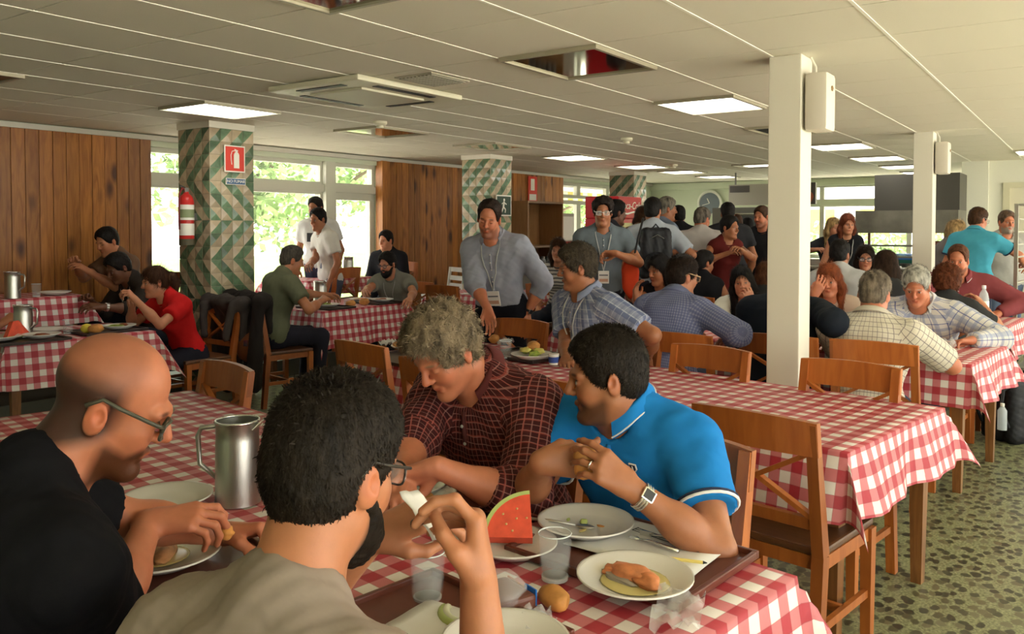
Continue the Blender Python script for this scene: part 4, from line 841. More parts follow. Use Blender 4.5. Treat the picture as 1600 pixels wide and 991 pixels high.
person('person in burgundy plaid shirt looking down at the table', (698, 552, 2.42), 176, s=1.04, lean=(16, 14), side=0, twist=-3, head=(-2, 34, 2), skin='pink', q=0,
    rh=at(628, 745, 2.15), lh=at(682, 730, 2.12), relb=at(600, 740, 2.6), lelb=at(775, 765, 2.18), eyes='down', lhand=dict(d=(-.4, .75, -.35), n=(-.6, -.2, -.8), curl=(35, 50, 30), thumb=.8), rhand=dict(d=(-.7, -.3, -.3), n=(.1, -.2, -1), curl=(35, 50, 30), thumb=.8),
    shirt=dict(m=PLAID_R, puv=1, cm=cloth_mat('plaid_collar', (.10, .025, .024)), pc=(.10, .025, .024)), sleeve='rolled', collar='shirt', hair='bigtop', hcol=(.20, .15, .095), hthick=.022, sidet=.6, hnoise=.013, group='men at the nearest table', strands=14000, hlen=.03, spike=.15, flow=.8, foldamp=.006, bulk=1.1, belly=.02, headfwd=.05)
person('person in bright blue polo shirt holding bread, head turned left', (948, 592, 2.2), 166, s=1.0, lean=(13, 12), twist=4, head=(-46, 8, 0), skin='tan', q=0, neck=.112,
    rh=at(846, 722, 2.02), lh=at(985, 762, 1.92), relb=at(812, 790, 2.08), lelb=at(1128, 850, 1.95), rhand=dict(d=(.55, -.8, .05), n=(.8, .5, -.1), curl=((22, 38, 20), (30, 45, 22), (32, 45, 25), (34, 45, 25)), thumb=.9), lhand=dict(d=(-.45, .55, .55), n=(.6, .4, -.5), curl=((30, 30, 20), (34, 34, 20), (38, 38, 22), (40, 40, 25)), thumb=.9),
    shirt=dict(m=M_BLUEP), collar='polo', trim=(M_WHT, M_NAVYT), hair='short', hcol=(.016, .010, .006), hthick=.015, beard=.75, bcol=(.05, .024, .014), extras=[watch(-1), ring(), emblem], group='men at the nearest table', strands=15000, hlen=.013, spike=.12, flow=.2, foldamp=.004, bulk=1.08)
# ------------------------------------------------------------------ everybody else
def sm(name, c): return dict(m=cloth_mat(name, c))
PLB = stripe_mat('plaid_blue', (.28, .31, .42), [(0, .05, .42, 0, (.10, .13, .26), .7), (0, .05, .10, .6, (.55, .58, .66), .8), (1, .05, .25, .2, (.16, .19, .32), .45), (1, .05, .08, .7, (.55, .58, .66), .5)])
MICRO = stripe_mat('micro_check_blue', (.16, .18, .32), [(0, .016, .4, 0, (.30, .32, .44), .8), (1, .016, .4, 0, (.11, .125, .25), .6)])
CHECK = stripe_mat('check_cream', (.62, .57, .47), [(0, .03, .13, 0, (.18, .15, .16), .75), (1, .03, .13, 0, (.18, .15, .16), .75)])
PLW = stripe_mat('plaid_white_blue', (.60, .58, .55), [(0, .085, .30, 0, (.30, .33, .45), .7), (1, .085, .24, .3, (.28, .31, .44), .7), (0, .085, .06, .55, (.08, .10, .28), .8), (1, .085, .06, .75, (.08, .10, .28), .8)])
FLORAL = sm('floral_cream', (.55, .42, .33))
DARKG = (.018, .014, .011); BRN = (.05, .022, .010); BLK = (.010, .008, .007); GREY = (.26, .24, .20)
G1 = 'diners at the left tables'; G2 = 'diners at the right tables'; G3 = 'people standing and queueing'
FL = .17
# left tables
person('person in red T-shirt eating at the left table', (243, 442, 6.42), 178, female=True, lean=(16, 14), head=(-14, 8, 0), skin='fair', shirt=sm('tee_red', (.50, .012, .012)), hair='pony', hcol=(.055, .022, .012), hthick=.008, rh=at(206, 478, 6.25), lh=at(213, 470, 6.05), lelb=(-.5, .5, -1), relb=(.5, .5, -1), group=G1, trousers=(.02, .02, .03), rhand=dict(curl=(50, 60, 40)), lhand=dict(curl=(50, 60, 40)))
person('person in dark shirt beside the one in red', (186, 420, 6.9), 180, lean=(18, 14), head=(0, 26, 0), skin='dark', s=1.0, shirt=sm('shirt_dark_brown', (.035, .027, .022)), sleeve='rolled', hair='bigtop', hcol=BLK, rh=at(140, 470, 6.75), lh=at(160, 480, 6.5), lelb=(-.8, -.2, -.8), group=G1, collar='shirt', extras=[watch(-1), lanyard((.4, .4, .38), False)])
person('person in tan top by the pine wall, arm raised', (168, 379, 7.25), 180, lean=(10, 10), head=(10, 20, 0), skin='mid', shirt=sm('shirt_tan', (.16, .09, .055)), hair='short', hcol=BLK, rh=at(118, 412, 7.0), lh=at(140, 425, 6.9), relb=(.4, .4, -1), lelb=(-.5, .3, -1), group=G1, q=2, floor=FL)
person('person cut off by the left edge, only raised hands showing', (-58, 440, 6.15), 0, lean=(14, 12), head=(0, 20, 0), skin='mid', shirt=sm('shirt_olive', (.08, .07, .04)), hcol=BLK, lh=at(12, 506, 6.35), rh=at(4, 505, 6.1), relb=(.5, .2, -1), lelb=(-.5, .2, -1), group=G1, q=2, rhand=dict(curl=(40, 60, 40)), lhand=dict(curl=(40, 60, 40)))
person('person in olive T-shirt seated with back half turned', (456, 408, 7.25), -14, lean=(8, 12), head=(-10, 14, 0), skin='mid', shirt=sm('tee_olive', (.115, .120, .070)), hair='short', hcol=(.06, .05, .038), hthick=.011, rh=at(503, 470, 7.2), lh=at(510, 462, 7.7), relb=(.9, -.1, -.8), group=G1, trousers=(.015, .018, .026), bulk=1.05, q=1)
person('person in grey T-shirt with glasses at the left table', (606, 414, 8.75), 196, lean=(14, 12), head=(-12, 12, 0), skin='fair', shirt=sm('tee_grey', (.20, .20, .17)), hair='bigtop', hcol=BLK, hthick=.016, beard=1.6, bcol=BLK, rh=at(568, 456, 8.3), lh=at(640, 468, 8.3), relb=(.8, .2, -.8), lelb=(-1, .3, -.6), extras=[glasses((.02, .02, .02), .003), lanyard((.5, .5, .48), False)], group=G1)
person('person in dark suit seated by the window', (603, 377, 10.2), 195, lean=(6, 6), head=(-10, 6, 0), skin='fair', shirt=sm('suit_dark', (.012, .012, .015)), sleeve='long', collar='shirt', hair='short', hcol=BLK, group=G1, q=2, floor=FL)
person('person in plain white T-shirt standing by the window', (497, 344, 8.9), 160, 'stand', s=.97, lean=(7, 8), head=(25, 10, 0), skin='tan', shirt=sm('tee_white', (.60, .58, .54)), trousers=(.07, .085, .12), hair='short', hcol=BLK, rh=at(484, 412, 8.7), group=G3, floor=FL, q=1)
person('person in printed white T-shirt standing by the window', (493, 326, 9.3), 200, 'stand', s=.98, lean=(4, 4), head=(0, 10, 0), skin='tan', shirt=sm('tee_white2', (.55, .55, .53)), trousers=(.04, .05, .09), hair='short', hcol=BLK, group=G3, floor=FL, q=2,
       extras=[lambda c: MB().box((-.08, .0, -.05), (.08, .004, .05)).build('print', M_DARK, c['root'], c['tp'](0, c['fy'](0, .33, .0), .33))])
# standing man in the middle
person('standing person in grey blue shirt with lanyard, hand on a chair', (764, 343, 5.55), 195, 'stand', s=1.0, lean=(9, 9), side=3, head=(10, 17, -8), skin='pink', shirt=sm('shirt_grey_blue', (.29, .30, .36)), sleeve='rolled', collar='shirt', hair='receding', hcol=(.022, .013, .009), hthick=.012, eyes='down', beard=.6, bcol=(.11, .035, .018), trousers=(.008, .008, .012), q=0, rh=at(762, 484, 5.35), lh=at(822, 492, 5.65), relb=(1, -.5, -.3), lelb=(-1, -.5, -.2),
       rhand=dict(d=(-.1, -.35, -.85), n=(-.9, -.1, .1), curl=(8, 22, 15), thumb=.2), lhand=dict(d=(-.1, -.2, -.95), n=(.3, .8, .0), curl=(20, 30, 20)), extras=[lanyard(), watch(-1, False)], group=G3, bulk=1.02, foldamp=.006, hemup=.05)
person('person in blue plaid shirt turned away at the middle table', (902, 420, 4.85), 150, s=1.06, lean=(4, 6), twist=8, head=(-30, 8, 0), skin='tan', shirt=dict(m=PLB, puv=1, cm=cloth_mat('collar_plb', (.24, .27, .38)), pc=(.24, .27, .38)), sleeve_len=.75, collar='shirt', hair='short', hcol=(.055, .042, .028), hthick=.020, sidet=.8, hnoise=.006, q=0, rh=at(885, 560, 4.6), lh=at(1010, 560, 4.75), lelb=(-1, -.3, -.3), group=G2, extras=[lanyard((.7, .7, .66), False)], bulk=1.12, strands=6000, hlen=.02)
person('person in striped top half hidden behind the blue plaid shirt', (872, 392, 8.6), 190, female=True, head=(10, 4, 0), skin='fair', shirt=dict(m=stripe_mat('striped_top', (.55, .52, .48), [(1, .035, .4, 0, (.06, .06, .07), .9)]), puv=1), hair='bob', hcol=BRN, group=G2, q=2)
# right tables
person('person in navy micro check shirt with tan glasses, back to us', (1066, 434, 5.1), 8, s=1.0, lean=(12, 12), twist=-12, head=(-26, 8, 0), skin='fair', shirt=dict(m=MICRO, puv=1, cm=cloth_mat('collar_micro', (.17, .19, .32)), pc=(.17, .19, .32)), sleeve='long', collar='shirt', hair='short', hcol=(.022, .014, .009), hthick=.015, q=1, rh=at(1140, 530, 4.95), lh=at(1075, 520, 5.5), relb=(1, -.2, -.6), extras=[glasses((.55, .36, .20), .003)], group=G2, bulk=1.05, trousers=(.05, .06, .09), strands=5000, hlen=.018)
person('person in black top raising a hand beside the micro check shirt', (1030, 424, 6.7), 180, female=True, head=(-20, 10, 0), skin='tan', shirt=sm('top_black', (.01, .01, .012)), sleeve='none', hair='long', hcol=BLK, rh=at(988, 470, 6.2), lh=at(1010, 482, 6.1), relb=(.7, .2, -1), group=G2, rhand=dict(d=(0, 0, 1), curl=(20, 35, 20)))
person('person in black vest seated behind the micro check shirt', (1100, 413, 7.7), 20, female=True, head=(-50, 8, 0), skin='tan', shirt=sm('top_black', (.01, .01, .012)), sleeve='none', hair='short', hcol=BLK, group=G2, q=2, rh=at(1160, 470, 7.7))
person('person in white blouse resting chin on hand', (1160, 443, 6.3), 190, female=True, lean=(14, 10), head=(8, 0, 8), skin='fair', shirt=sm('blouse_white', (.56, .54, .44)), hair='long', hcol=BLK, hthick=.014, lh=at(1174, 476, 5.98), rh=at(1140, 508, 6.05), lelb=(-.6, .7, -1), relb=(.9, .1, -.8), lhand=dict(d=(-.1, .25, .9), n=(.6, .5, .1), curl=(35, 50, 30)), extras=[watch(-1)], group=G2, q=1, sleeve_len=.8)
person('person in dark top behind the white blouse', (1196, 432, 7.6), 10, female=True, head=(0, 6, 0), skin='fair', shirt=sm('top_dark', (.03, .03, .03)), hair='long', hcol=(.10, .038, .018), group=G2, q=2)
person('person in dark jacket half hidden by the nearer white column', (1232, 436, 5.15), 5, s=1.02, lean=(10, 12), head=(0, 10, 0), skin='mid', shirt=sm('jacket_navy', (.012, .016, .024)), sleeve='long', hair='short', hcol=BRN, rh=at(1298, 525, 4.9), lh=at(1215, 520, 5.4), group=G2, bulk=1.15)
person('person in cream floral top with hand to face', (1296, 440, 6.05), 190, female=True, lean=(10, 10), head=(-8, 8, 4), skin='pink', shirt=FLORAL, hair='long', hcol=(.22, .055, .018), hthick=.012, rh=at(1272, 462, 5.85), lh=at(1330, 520, 5.8), relb=(.6, .5, -1), rhand=dict(d=(.1, -.4, .8), n=(.8, .3, 0), curl=(20, 30, 20)), group=G2, q=1)
person('person in cream checked shirt, back to us', (1367, 462, 4.75), 0, s=1.03, lean=(8, 10), head=(-4, 10, 0), skin='pink', shirt=dict(m=CHECK, puv=1, cm=cloth_mat('collar_check', (.55, .50, .41)), pc=(.55, .50, .41)), sleeve_len=.85, hair='short', hcol=(.17, .135, .10), hthick=.012, q=0, rh=at(1455, 560, 4.85), lh=at(1340, 545, 5.2), relb=(1, -.1, -.6), collar='shirt', group=G2, bulk=1.14, trousers=(.10, .13, .20), strands=7000, hlen=.016)
person('person in white and blue plaid shirt looking down', (1432, 449, 5.6), 175, s=1.05, lean=(14, 14), head=(6, 24, 0), skin='pink', shirt=dict(m=PLW, puv=1, cm=cloth_mat('collar_plw', (.50, .49, .50)), pc=(.50, .49, .50)), sleeve='long', collar='shirt', hair='short', hcol=(.42, .40, .35), hthick=.017, q=1, lh=at(1518, 532, 5.25), rh=at(1420, 530, 5.2), lelb=(-1, .1, -.5), lhand=dict(d=(-.55, .7, -.1), n=(-.2, -.2, -1), curl=(30, 45, 30)), extras=[watch(-1)], group=G2, bulk=1.15, strands=7000, hlen=.018)
person('person in pale grey T-shirt, back to us', (1312, 400, 6.95), 15, lean=(8, 8), head=(-20, 10, 0), skin='tan', shirt=sm('tee_pale', (.48, .48, .48)), hair='short', hcol=BLK, group=G2, rh=at(1350, 470, 6.9), relb=(1, 0, -.7))
person('person in dark top with glasses behind the pale T-shirt', (1352, 404, 8.0), 195, female=True, head=(0, 8, 0), skin='fair', shirt=sm('top_dark', (.03, .03, .03)), hair='bob', hcol=(.025, .012, .009), extras=[glasses((.02, .02, .02), .003)], group=G2, q=1)
person('person in sleeveless dark top beside the pale T-shirt, back to us', (1384, 418, 6.35), 15, female=True, head=(20, 6, 0), skin='tan', shirt=sm('top_dark', (.03, .03, .03)), sleeve='none', hair='long', hcol=(.035, .018, .011), group=G2, q=2)
person('person in dark top in front of the burgundy polo, back to us', (1480, 440, 6.2), 5, female=True, head=(-10, 6, 0), skin='fair', shirt=sm('top_dark', (.03, .03, .03)), hair='curlbig', hcol=(.12, .035, .014), hnoise=.010, rh=at(1536, 478, 6.2), relb=(1, .2, -.9), group=G2, strands=5000, hlen=.03, q=1)
person('person in burgundy polo shirt at the far table', (1497, 408, 7.3), 190, s=1.06, lean=(10, 10), head=(-12, 10, 0), skin='pink', shirt=sm('polo_burgundy', (.20, .045, .05)), sleeve='long', collar='polo', trim=(M_WHT, M_WHT), hair='receding', hcol=(.09, .035, .018), beard=.8, bcol=(.14, .05, .025), rh=at(1450, 480, 7.0), lh=at(1560, 490, 7.1), lelb=(-1, -.1, -.4), group=G2, bulk=1.2)
# standing at right
person('person in turquoise polo shirt by the tray trolley', (1528, 345, 8.6), 350, 'stand', lean=(4, 6), head=(-22, 12, 0), skin='pink', shirt=sm('polo_turquoise', (.07, .36, .50)), collar='polo', trim=(M_NAVYT, M_NAVYT), hair='short', hcol=BRN, hthick=.015, rh=at(1600, 412, 8.6), relb=(1, -.4, -.3), trousers=(.04, .05, .08), extras=[glasses((.3, .28, .25), .002)], group=G3)
person('person in light grey polo shirt standing by the door', (1573, 348, 9.2), 195, 'stand', lean=(2, 4), head=(14, 6, 0), skin='pink', shirt=sm('polo_light_grey', (.42, .41, .38)), collar='polo', hair='short', hcol=(.10, .06, .04), beard=.9, bcol=(.26, .22, .18), trousers=(.10, .13, .20), group=G3, bulk=1.1)
person('person in grey top behind the turquoise polo', (1494, 362, 9.5), 300, 'stand', female=True, head=(-10, 8, 0), skin='fair', shirt=sm('top_grey', (.18, .16, .16)), hair='long', hcol=(.40, .26, .12), group=G3, q=2)
person('person in black vest with lanyard standing by the counter', (1324, 352, 9.6), 205, 'stand', female=True, head=(8, 4, 0), skin='fair', shirt=sm('top_black', (.01, .01, .012)), sleeve='none', hair='long', hcol=(.14, .035, .015), hthick=.014, group=G3, extras=[lanyard((.75, .73, .66), False)], q=1)
person('person in dark top leaning on the counter beside the black vest', (1302, 357, 10.2), 190, 'stand', female=True, head=(40, 4, 0), skin='fair', shirt=sm('top_charcoal', (.025, .025, .028)), hair='long', hcol=(.30, .19, .08), rh=at(1275, 390, 10.0), relb=(1, -.3, -.2), group=G3, q=2)
# the queue
person('person in grey polo with lanyard carrying an orange bag', (942, 333, 7.0), 212, 'stand', s=.99, lean=(0, 3), head=(-4, 4, 0), skin='tan', shirt=sm('polo_grey_blue', (.125, .15, .165)), collar='polo', hair='bigtop', hcol=(.018, .012, .009), hthick=.020, sidet=.9, hnoise=.006, trousers=(.012, .013, .02), lh=at(962, 396, 6.75), rh=at(925, 470, 6.9), lelb=(-1, -.5, -.5), lhand=dict(d=(-.2, .8, -.05), n=(-.4, -.2, -.6), curl=(40, 50, 30)), extras=[glasses((.6, .55, .5), .0025), lanyard((.75, .73, .66), True)], group=G3, q=1)
person('person in dark shirt just behind the orange bag carrier', (963, 334, 8.0), 330, 'stand', head=(0, 4, 0), skin='dark', shirt=sm('shirt_dark2', (.04, .04, .05)), hair='short', hcol=BLK, group=G3, q=2)
person('person in tan top mostly hidden beside the black backpack wearer', (1003, 340, 9.6), 20, 'stand', s=.95, female=True, skin='mid', shirt=sm('shirt_tan', (.16, .09, .055)), hair='bob', hcol=BRN, group=G3, q=2)
C5 = person('person carrying a black backpack in the queue', (1020, 331, 7.7), 35, 'stand', s=.98, lean=(3, 3), head=(-25, 4, 0), skin='tan', shirt=sm('shirt_pale_blue', (.36, .39, .43)), sleeve_len=.8, trousers=(.012, .014, .022), hair='short', hcol=BLK, rh=at(1052, 420, 7.7), group=G3)
person('person in blue shirt looking right in the queue', (1042, 328, 8.6), -40, 'stand', lean=(0, 2), head=(-5, 4, 0), skin='tan', shirt=sm('shirt_blue2', (.17, .21, .28)), collar='shirt', hair='short', hcol=(.13, .115, .09), rh=at(1068, 390, 8.4), group=G3)
person('person in black shirt seen from behind in the queue', (1060, 339, 9.6), 40, 'stand', s=.98, skin='tan', shirt=sm('top_black', (.01, .01, .012)), hair='short', hcol=BLK, group=G3, q=2)
person('person in white shirt standing with hand on hip', (1097, 344, 8.6), 20, 'stand', s=.98, lean=(6, 6), head=(-30, 14, 0), skin='pink', shirt=sm('shirt_white', (.56, .52, .50)), sleeve_len=.85, hair='short', hcol=(.12, .10, .08), hthick=.011, trousers=(.05, .05, .06), lh=at(1070, 393, 8.4), lelb=(-1, -.2, -.4), rh=at(1115, 430, 8.5), group=G3, bulk=1.12)
person('person in dark red dress with arms folded', (1140, 357, 8.1), 230, 'stand', s=.95, female=True, head=(25, 4, 0), skin='tan', shirt=sm('dress_red', (.10, .012, .010)), sleeve='none', hair='short', hcol=BLK, hthick=.016, trousers=(.01, .01, .012), rh=at(1134, 397, 7.85), lh=at(1158, 391, 7.8), relb=(1, -.1, -.6), lelb=(-1, -.1, -.6), group=G3)
person('tall person in dark top behind the dark red dress', (1137, 335, 9.4), 30, 'stand', head=(0, 4, 0), skin='tan', shirt=sm('top_charcoal', (.025, .025, .028)), hair='short', hcol=BLK, group=G3, q=2)
person('person in orange brown top behind the dark red dress', (1150, 352, 9.9), 35, 'stand', s=.96, skin='tan', shirt=sm('top_rust', (.25, .06, .015)), hair='short', hcol=BRN, group=G3, q=2)
person('person in white bending behind the counter', (1168, 356, 11.5), 60, 'stand', lean=(14, 16), head=(0, 25, 0), skin='tan', shirt=sm('cook_white', (.50, .46, .36)), hair='short', hcol=BLK, group=G3, q=2)
person('person in dark T-shirt looking left by the white column', (1190, 340, 9.5), 175, 'stand', head=(-10, 6, 0), skin='pink', shirt=sm('top_charcoal', (.025, .025, .028)), hair='short', hcol=BRN, beard=.5, group=G3, q=2)
for l_, h_, f_ in PEOPLE: print('PERSON %-60s hip %s' % (l_[:60], h_))
# ------------------------------------------------------------------ chairs
CH = [('chair of the blue polo diner', 2.02, 1.03, 169), ('chair under the burgundy plaid diner', 2.1, 1.6, 173), ('chair under the black T-shirt diner', .47, 1.33, 0), ('chair under the taupe T-shirt diner', .50, .80, 0),
 ('empty cross back chair on our side of the long table, right end', 2.96, .88, -9), ('second empty chair on our side of the long table, behind the blue polo', 3.06, 1.72, -9), ('third chair on our side of the long table, behind the burgundy plaid diner', 3.16, 2.45, -9), ('chair at the left end of the long table, our side', 3.38, 3.13, -9),
 ('empty chair on the far side of the long table, right end', 3.67, .94, 171), ('empty chair on the far side of the long table, left of the column', 3.77, 1.64, 171), ('chair held by the person with the lanyard', 4.24, 3.12, 172), ('chair under the blue plaid diner', 4.28, 2.36, 160),
 ('empty chair beyond the black T-shirt diner, left end of his table', 2.02, 3.2, 171), ('chair left of the burgundy plaid diner, mostly hidden by the taupe T-shirt diner', 1.95, 2.5, 171),
 ('chair of the cream checked shirt diner', 4.99, .95, -3), ('chair under the micro check shirt diner', 4.72, 1.98, 0), ('chair under the dark jacket diner', 4.98, 1.47, 0),
 ('chair under the white and blue plaid diner', 6.3, .93, 175), ('chair under the floral top diner', 6.5, 1.61, 180), ('chair under the white blouse diner', 6.45, 2.23, 180), ('chair under the black top diner', 6.4, 2.87, 180),
 ('chair under the dark top diner before the burgundy polo', 6.75, .89, 0), ('chair under the sleeveless dark top diner', 6.84, 1.28, 0), ('chair under the pale T-shirt diner', 6.86, 1.68, 0), ('chair under the diner behind the white blouse', 7.36, 2.44, 0), ('chair under the black vest diner', 7.15, 2.92, 0),
 ('chair under the burgundy polo diner', 8.45, 1.02, 180), ('chair under the far dark top diner', 8.67, 1.85, 180),
 ('chair of the diner in red with a grey jacket', 4.0, 5.93, 178), ('chair under the dark shirt diner', 4.08, 6.36, 178), ('chair of the olive T-shirt diner with a dark coat', 4.66, 5.75, -10), ('chair under the grey T-shirt diner', 6.66, 6.12, 190),
 ('brown chair pushed to the table left of the person with the lanyard', 6.95, 5.6, 0), ('brown chair in front of the striped top diner', 7.75, 4.85, 0), ('chair under the striped top diner', 7.5, 4.55, 190)]
for c in CH: chair(*c)
for c in [('chair under the diner by the pine wall', 4.46, 7.25, 180), ('brown chair at the window table, left', 5.45, 7.05, 0), ('brown chair at the window table, right of the white T-shirts', 6.3, 6.55+.35, 100), ('chair under the suited diner', 7.55, 7.14, 190)]: chair(*c, z=.17)
# white plastic chair
t = thing('plastic_chair', 'white chair by the pine panel near the suited diner', 'chair', (8.3, 6.95, .17), math.radians(70)); mw = mat('white_plastic', (.75, .74, .70), .4)
MB().box((-.2, -.2, .43), (.2, .2, .455), .01).build('seat', mw, t)
for x in (-1, 1):
    for y in (-1, 1): MB().bar((x*.18, y*.18, 0), (x*.18, y*.18, .43), .03, .03, (0, 1, 0)).build('leg', mw, t)
    MB().bar((x*.18, -.19, .45), (x*.18, -.24, .8), .03, .03, (0, 1, 0)).build('post', mw, t)
for z in (.56, .66, .77): MB().bar((-.18, -.2-(z-.45)*.14, z), (.18, -.2-(z-.45)*.14, z), .02, .06).build('slat', mw, t)
# coats and bags
def coat(name, label, x, y, face, m, ln, z=.9, w=.25):
    G = [Cone((-w, -.26, z-.02), (w, -.26, z-.02), .05, .05, .04), Cone((-w*.9, -.31, z-.04), (-w*.75, -.33, z-ln), .05, .06, .08), Cone((w*.9, -.31, z-.04), (w*.75, -.33, z-ln*.93), .05, .06, .08), Cone((0, -.31, z-.04), (0, -.34, z-ln*.9), .06, .055, .1), Cone((-w*.4, -.31, z-.1), (-w*.35, -.33, z-ln*.97), .05, .05, .06), Cone((w*.4, -.31, z-.1), (w*.38, -.33, z-ln*.9), .05, .05, .06), Cone((-w*.8, -.2, z-.05), (-w*.6, -.17, z-.3), .035, .03, .04), Cone((w*.8, -.2, z-.05), (w*.6, -.17, z-.3), .035, .03, .04)]
    Vc, Fc = surf(G, .016); N_ = vnormals(Vc, Fc); Vc = Vc+N_*(wob(Vc*np.array((1, 1, .25)), 40, 3)*.012)[:, None]
    o = link(name, npmesh(name, Vc, Fc, m)); o.location = (x, y, 0); o.rotation_euler = (0, 0, math.radians(face-90)); return tag(o, label, 'jacket', 'coats on chair backs')
coat('coat', 'long dark coat over the olive T-shirt diner chair', 4.66, 5.75, -10, cloth_mat('coat_dark', (.022, .018, .016)), .78, .93, .30)
coat('jacket', 'grey brown jacket on the chair behind the diner in red', 4.0, 5.93, 178, cloth_mat('coat_grey', (.06, .05, .045)), .5, .9)
t = thing('handbag', 'brown leather handbag on the chair behind the diner in red', 'bag', (4.32, 5.66, .38), .3); mb = mat('leather_brown', (.16, .05, .015), .45, bump=.2)
MB().blob((0, 0, .13), (.06, .14, .14), .05, 3).build('body', mb, t, smooth=True); MB().tube([(0, -.1, .22), (0, -.08, .36), (0, 0, .42), (0, .08, .36), (0, .1, .22)], .009, 6).build('strap', mb, t); MB().box((-.066, -.02, .15), (-.055, .02, .2)).build('clasp', M_CHROME, t)
def backpack(label, loc, rz, h=.46, tilt=0, group='black backpacks'):
    t = thing('backpack', label, 'backpack', loc, rz, group); m = mat('nylon_black', (.010, .010, .012), .6, bump=.4, bscale=30)
    Vc, Fc = surf([Cone((x_*.10, y_*.035, .05), (x_*.085, y_*.03, h-.05), .055, .05, .04) for x_ in (-1, 0, 1) for y_ in (-1, 1)], .012)
    link('body', npmesh('body', Vc+vnormals(Vc, Fc)*(wob(Vc, 30, 1)*.006)[:, None], Fc, m), t); MB().blob((0, -.11, .14), (.12, .045, .10), .04, 2).build('pocket', m, t, smooth=True)
    for x in (-1, 1): MB().tube([(x*.09, .06, h-.06), (x*.1, .13, h-.08), (x*.11, .16, h-.2), (x*.11, .09, .12)], .013, 6).build('strap', m, t)
    MB().tube([(-.04, 0, h-.02), (0, 0, h+.03), (.04, 0, h-.02)], .008, 6).build('handle', m, t); MB().tube([(-.13, -.055, h*.7), (0, -.1, h*.86), (.13, -.055, h*.7)], .004, 6).build('zip', M_DSTEEL, t); return t
backpack('black backpack on the floor by the right table legs', (6.75, .50, .0), .9)
b = backpack('black backpack worn in the queue', (0, 0, 0), 0); q = C5['tp'](0, -.17, .44); R_ = np.array(Matrix.Rotation(math.radians(35-90), 3, 'Z')); q = R_@q+C5['H0']; b.location = (q[0], q[1], q[2]-.42); b.rotation_euler = (0, 0, math.radians(35-90))
t = thing('small_bottle', 'small clear bottle in the side of the floor backpack', 'bottle', (6.52, .50, .12)); MB().lathe([(.03, 0), (.03, .13), (.012, .16)], 14, cap1=True).build('body', mat('pet_plastic', (.75, .82, .85), .1, spec=.6, alpha=.42), t, smooth='a'); MB().lathe([(.013, .16), (.013, .18)], 12, cap1=True).build('cap', M_SIGNW, t)
t = thing('shoulder_bag', 'orange red cloth bag hanging from the grey polo wearer', 'bag', tuple(at(985, 420, 6.9)), math.radians(120)); mo = cloth_mat('bag_orange', (.62, .06, .02))
MB().blob((0, 0, -.07), (.075, .04, .17), .08, 4).build('body', mo, t, smooth=True); MB().tube([(-.03, 0, .1), (-.06, .02, .25), (-.1, .06, .42)], .009, 6).build('strap', M_DARK, t)
# ------------------------------------------------------------------ table ware
M_PORC = mat('porcelain', (.74, .71, .65), .18, spec=.5); M_TRAY = mat('tray_brown', (.12, .035, .022), .3); M_TRAYG = mat('tray_dark', (.045, .03, .025), .3); M_PAPER = mat('paper_white', (.72, .70, .66), .8)
M_SALM = mat('salmon', (.62, .22, .085), .4, var=.35, vscale=30, bump=.5, bscale=40); M_SAUCE = mat('sauce', (.62, .52, .22), .2); M_BREAD = mat('bread_crust', (.50, .22, .055), .6, var=.3, vscale=20, bump=.4, bscale=50); M_MELON = mat('melon_red', (.72, .09, .045), .35, var=.18, vscale=25); M_RIND = mat('melon_rind', (.42, .50, .16), .4); M_LEAF = mat('salad_green', (.28, .36, .06), .5, var=.4, vscale=30); M_WATER = mat('water', (.75, .78, .76), .02, spec=.6, alpha=.14); M_WRAP = mat('plastic_wrap', (.95, .95, .95), .12, spec=.6, alpha=.22)
def plate(label, p, r=.125, g='white plates'):
    t = thing('plate', label, 'plate', tuple(p), 0, g)
    MB().lathe([(.0, .004), (r*.55, .003), (r*.60, .0), (r*.64, .001), (r*.70, .006), (r, .022), (r+.002, .026), (r*.97, .025), (r*.70, .012), (r*.62, .008), (0, .008)], 40, cap0=False).build('dish', M_PORC, t, smooth=True)
    MB().lathe([(r*.985, .0255), (r+.003, .0275), (r+.003, .0235)], 40, cap0=False).build('rim', M_PORC, t, smooth=True); return t
def food(name, label, p, parts, cat='food', g=None, rz=0):
    t = thing(name, label, cat, tuple(p), rz, g)
    for i, (n, c, r, m, amp) in enumerate(parts): MB().blob(c, r, amp, i*7+len(label), 3).build(n, m, t, smooth=True)
    return t
def tray(label, p, rz, m=None, w=.45, d=.34):
    t = thing('tray', label, 'tray', tuple(p), rz, 'serving trays'); m = m or M_TRAY; MB().box((-w/2+.01, -d/2+.01, .0), (w/2-.01, d/2-.01, .006)).build('base', m, t)
    for a in ((-w/2, -d/2, w/2, -d/2+.012), (-w/2, d/2-.012, w/2, d/2), (-w/2, -d/2+.012, -w/2+.012, d/2-.012), (w/2-.012, -d/2+.012, w/2, d/2-.012)): MB().box((a[0], a[1], .0), (a[2], a[3], .018), .003).build('rim', m, t)
    return t
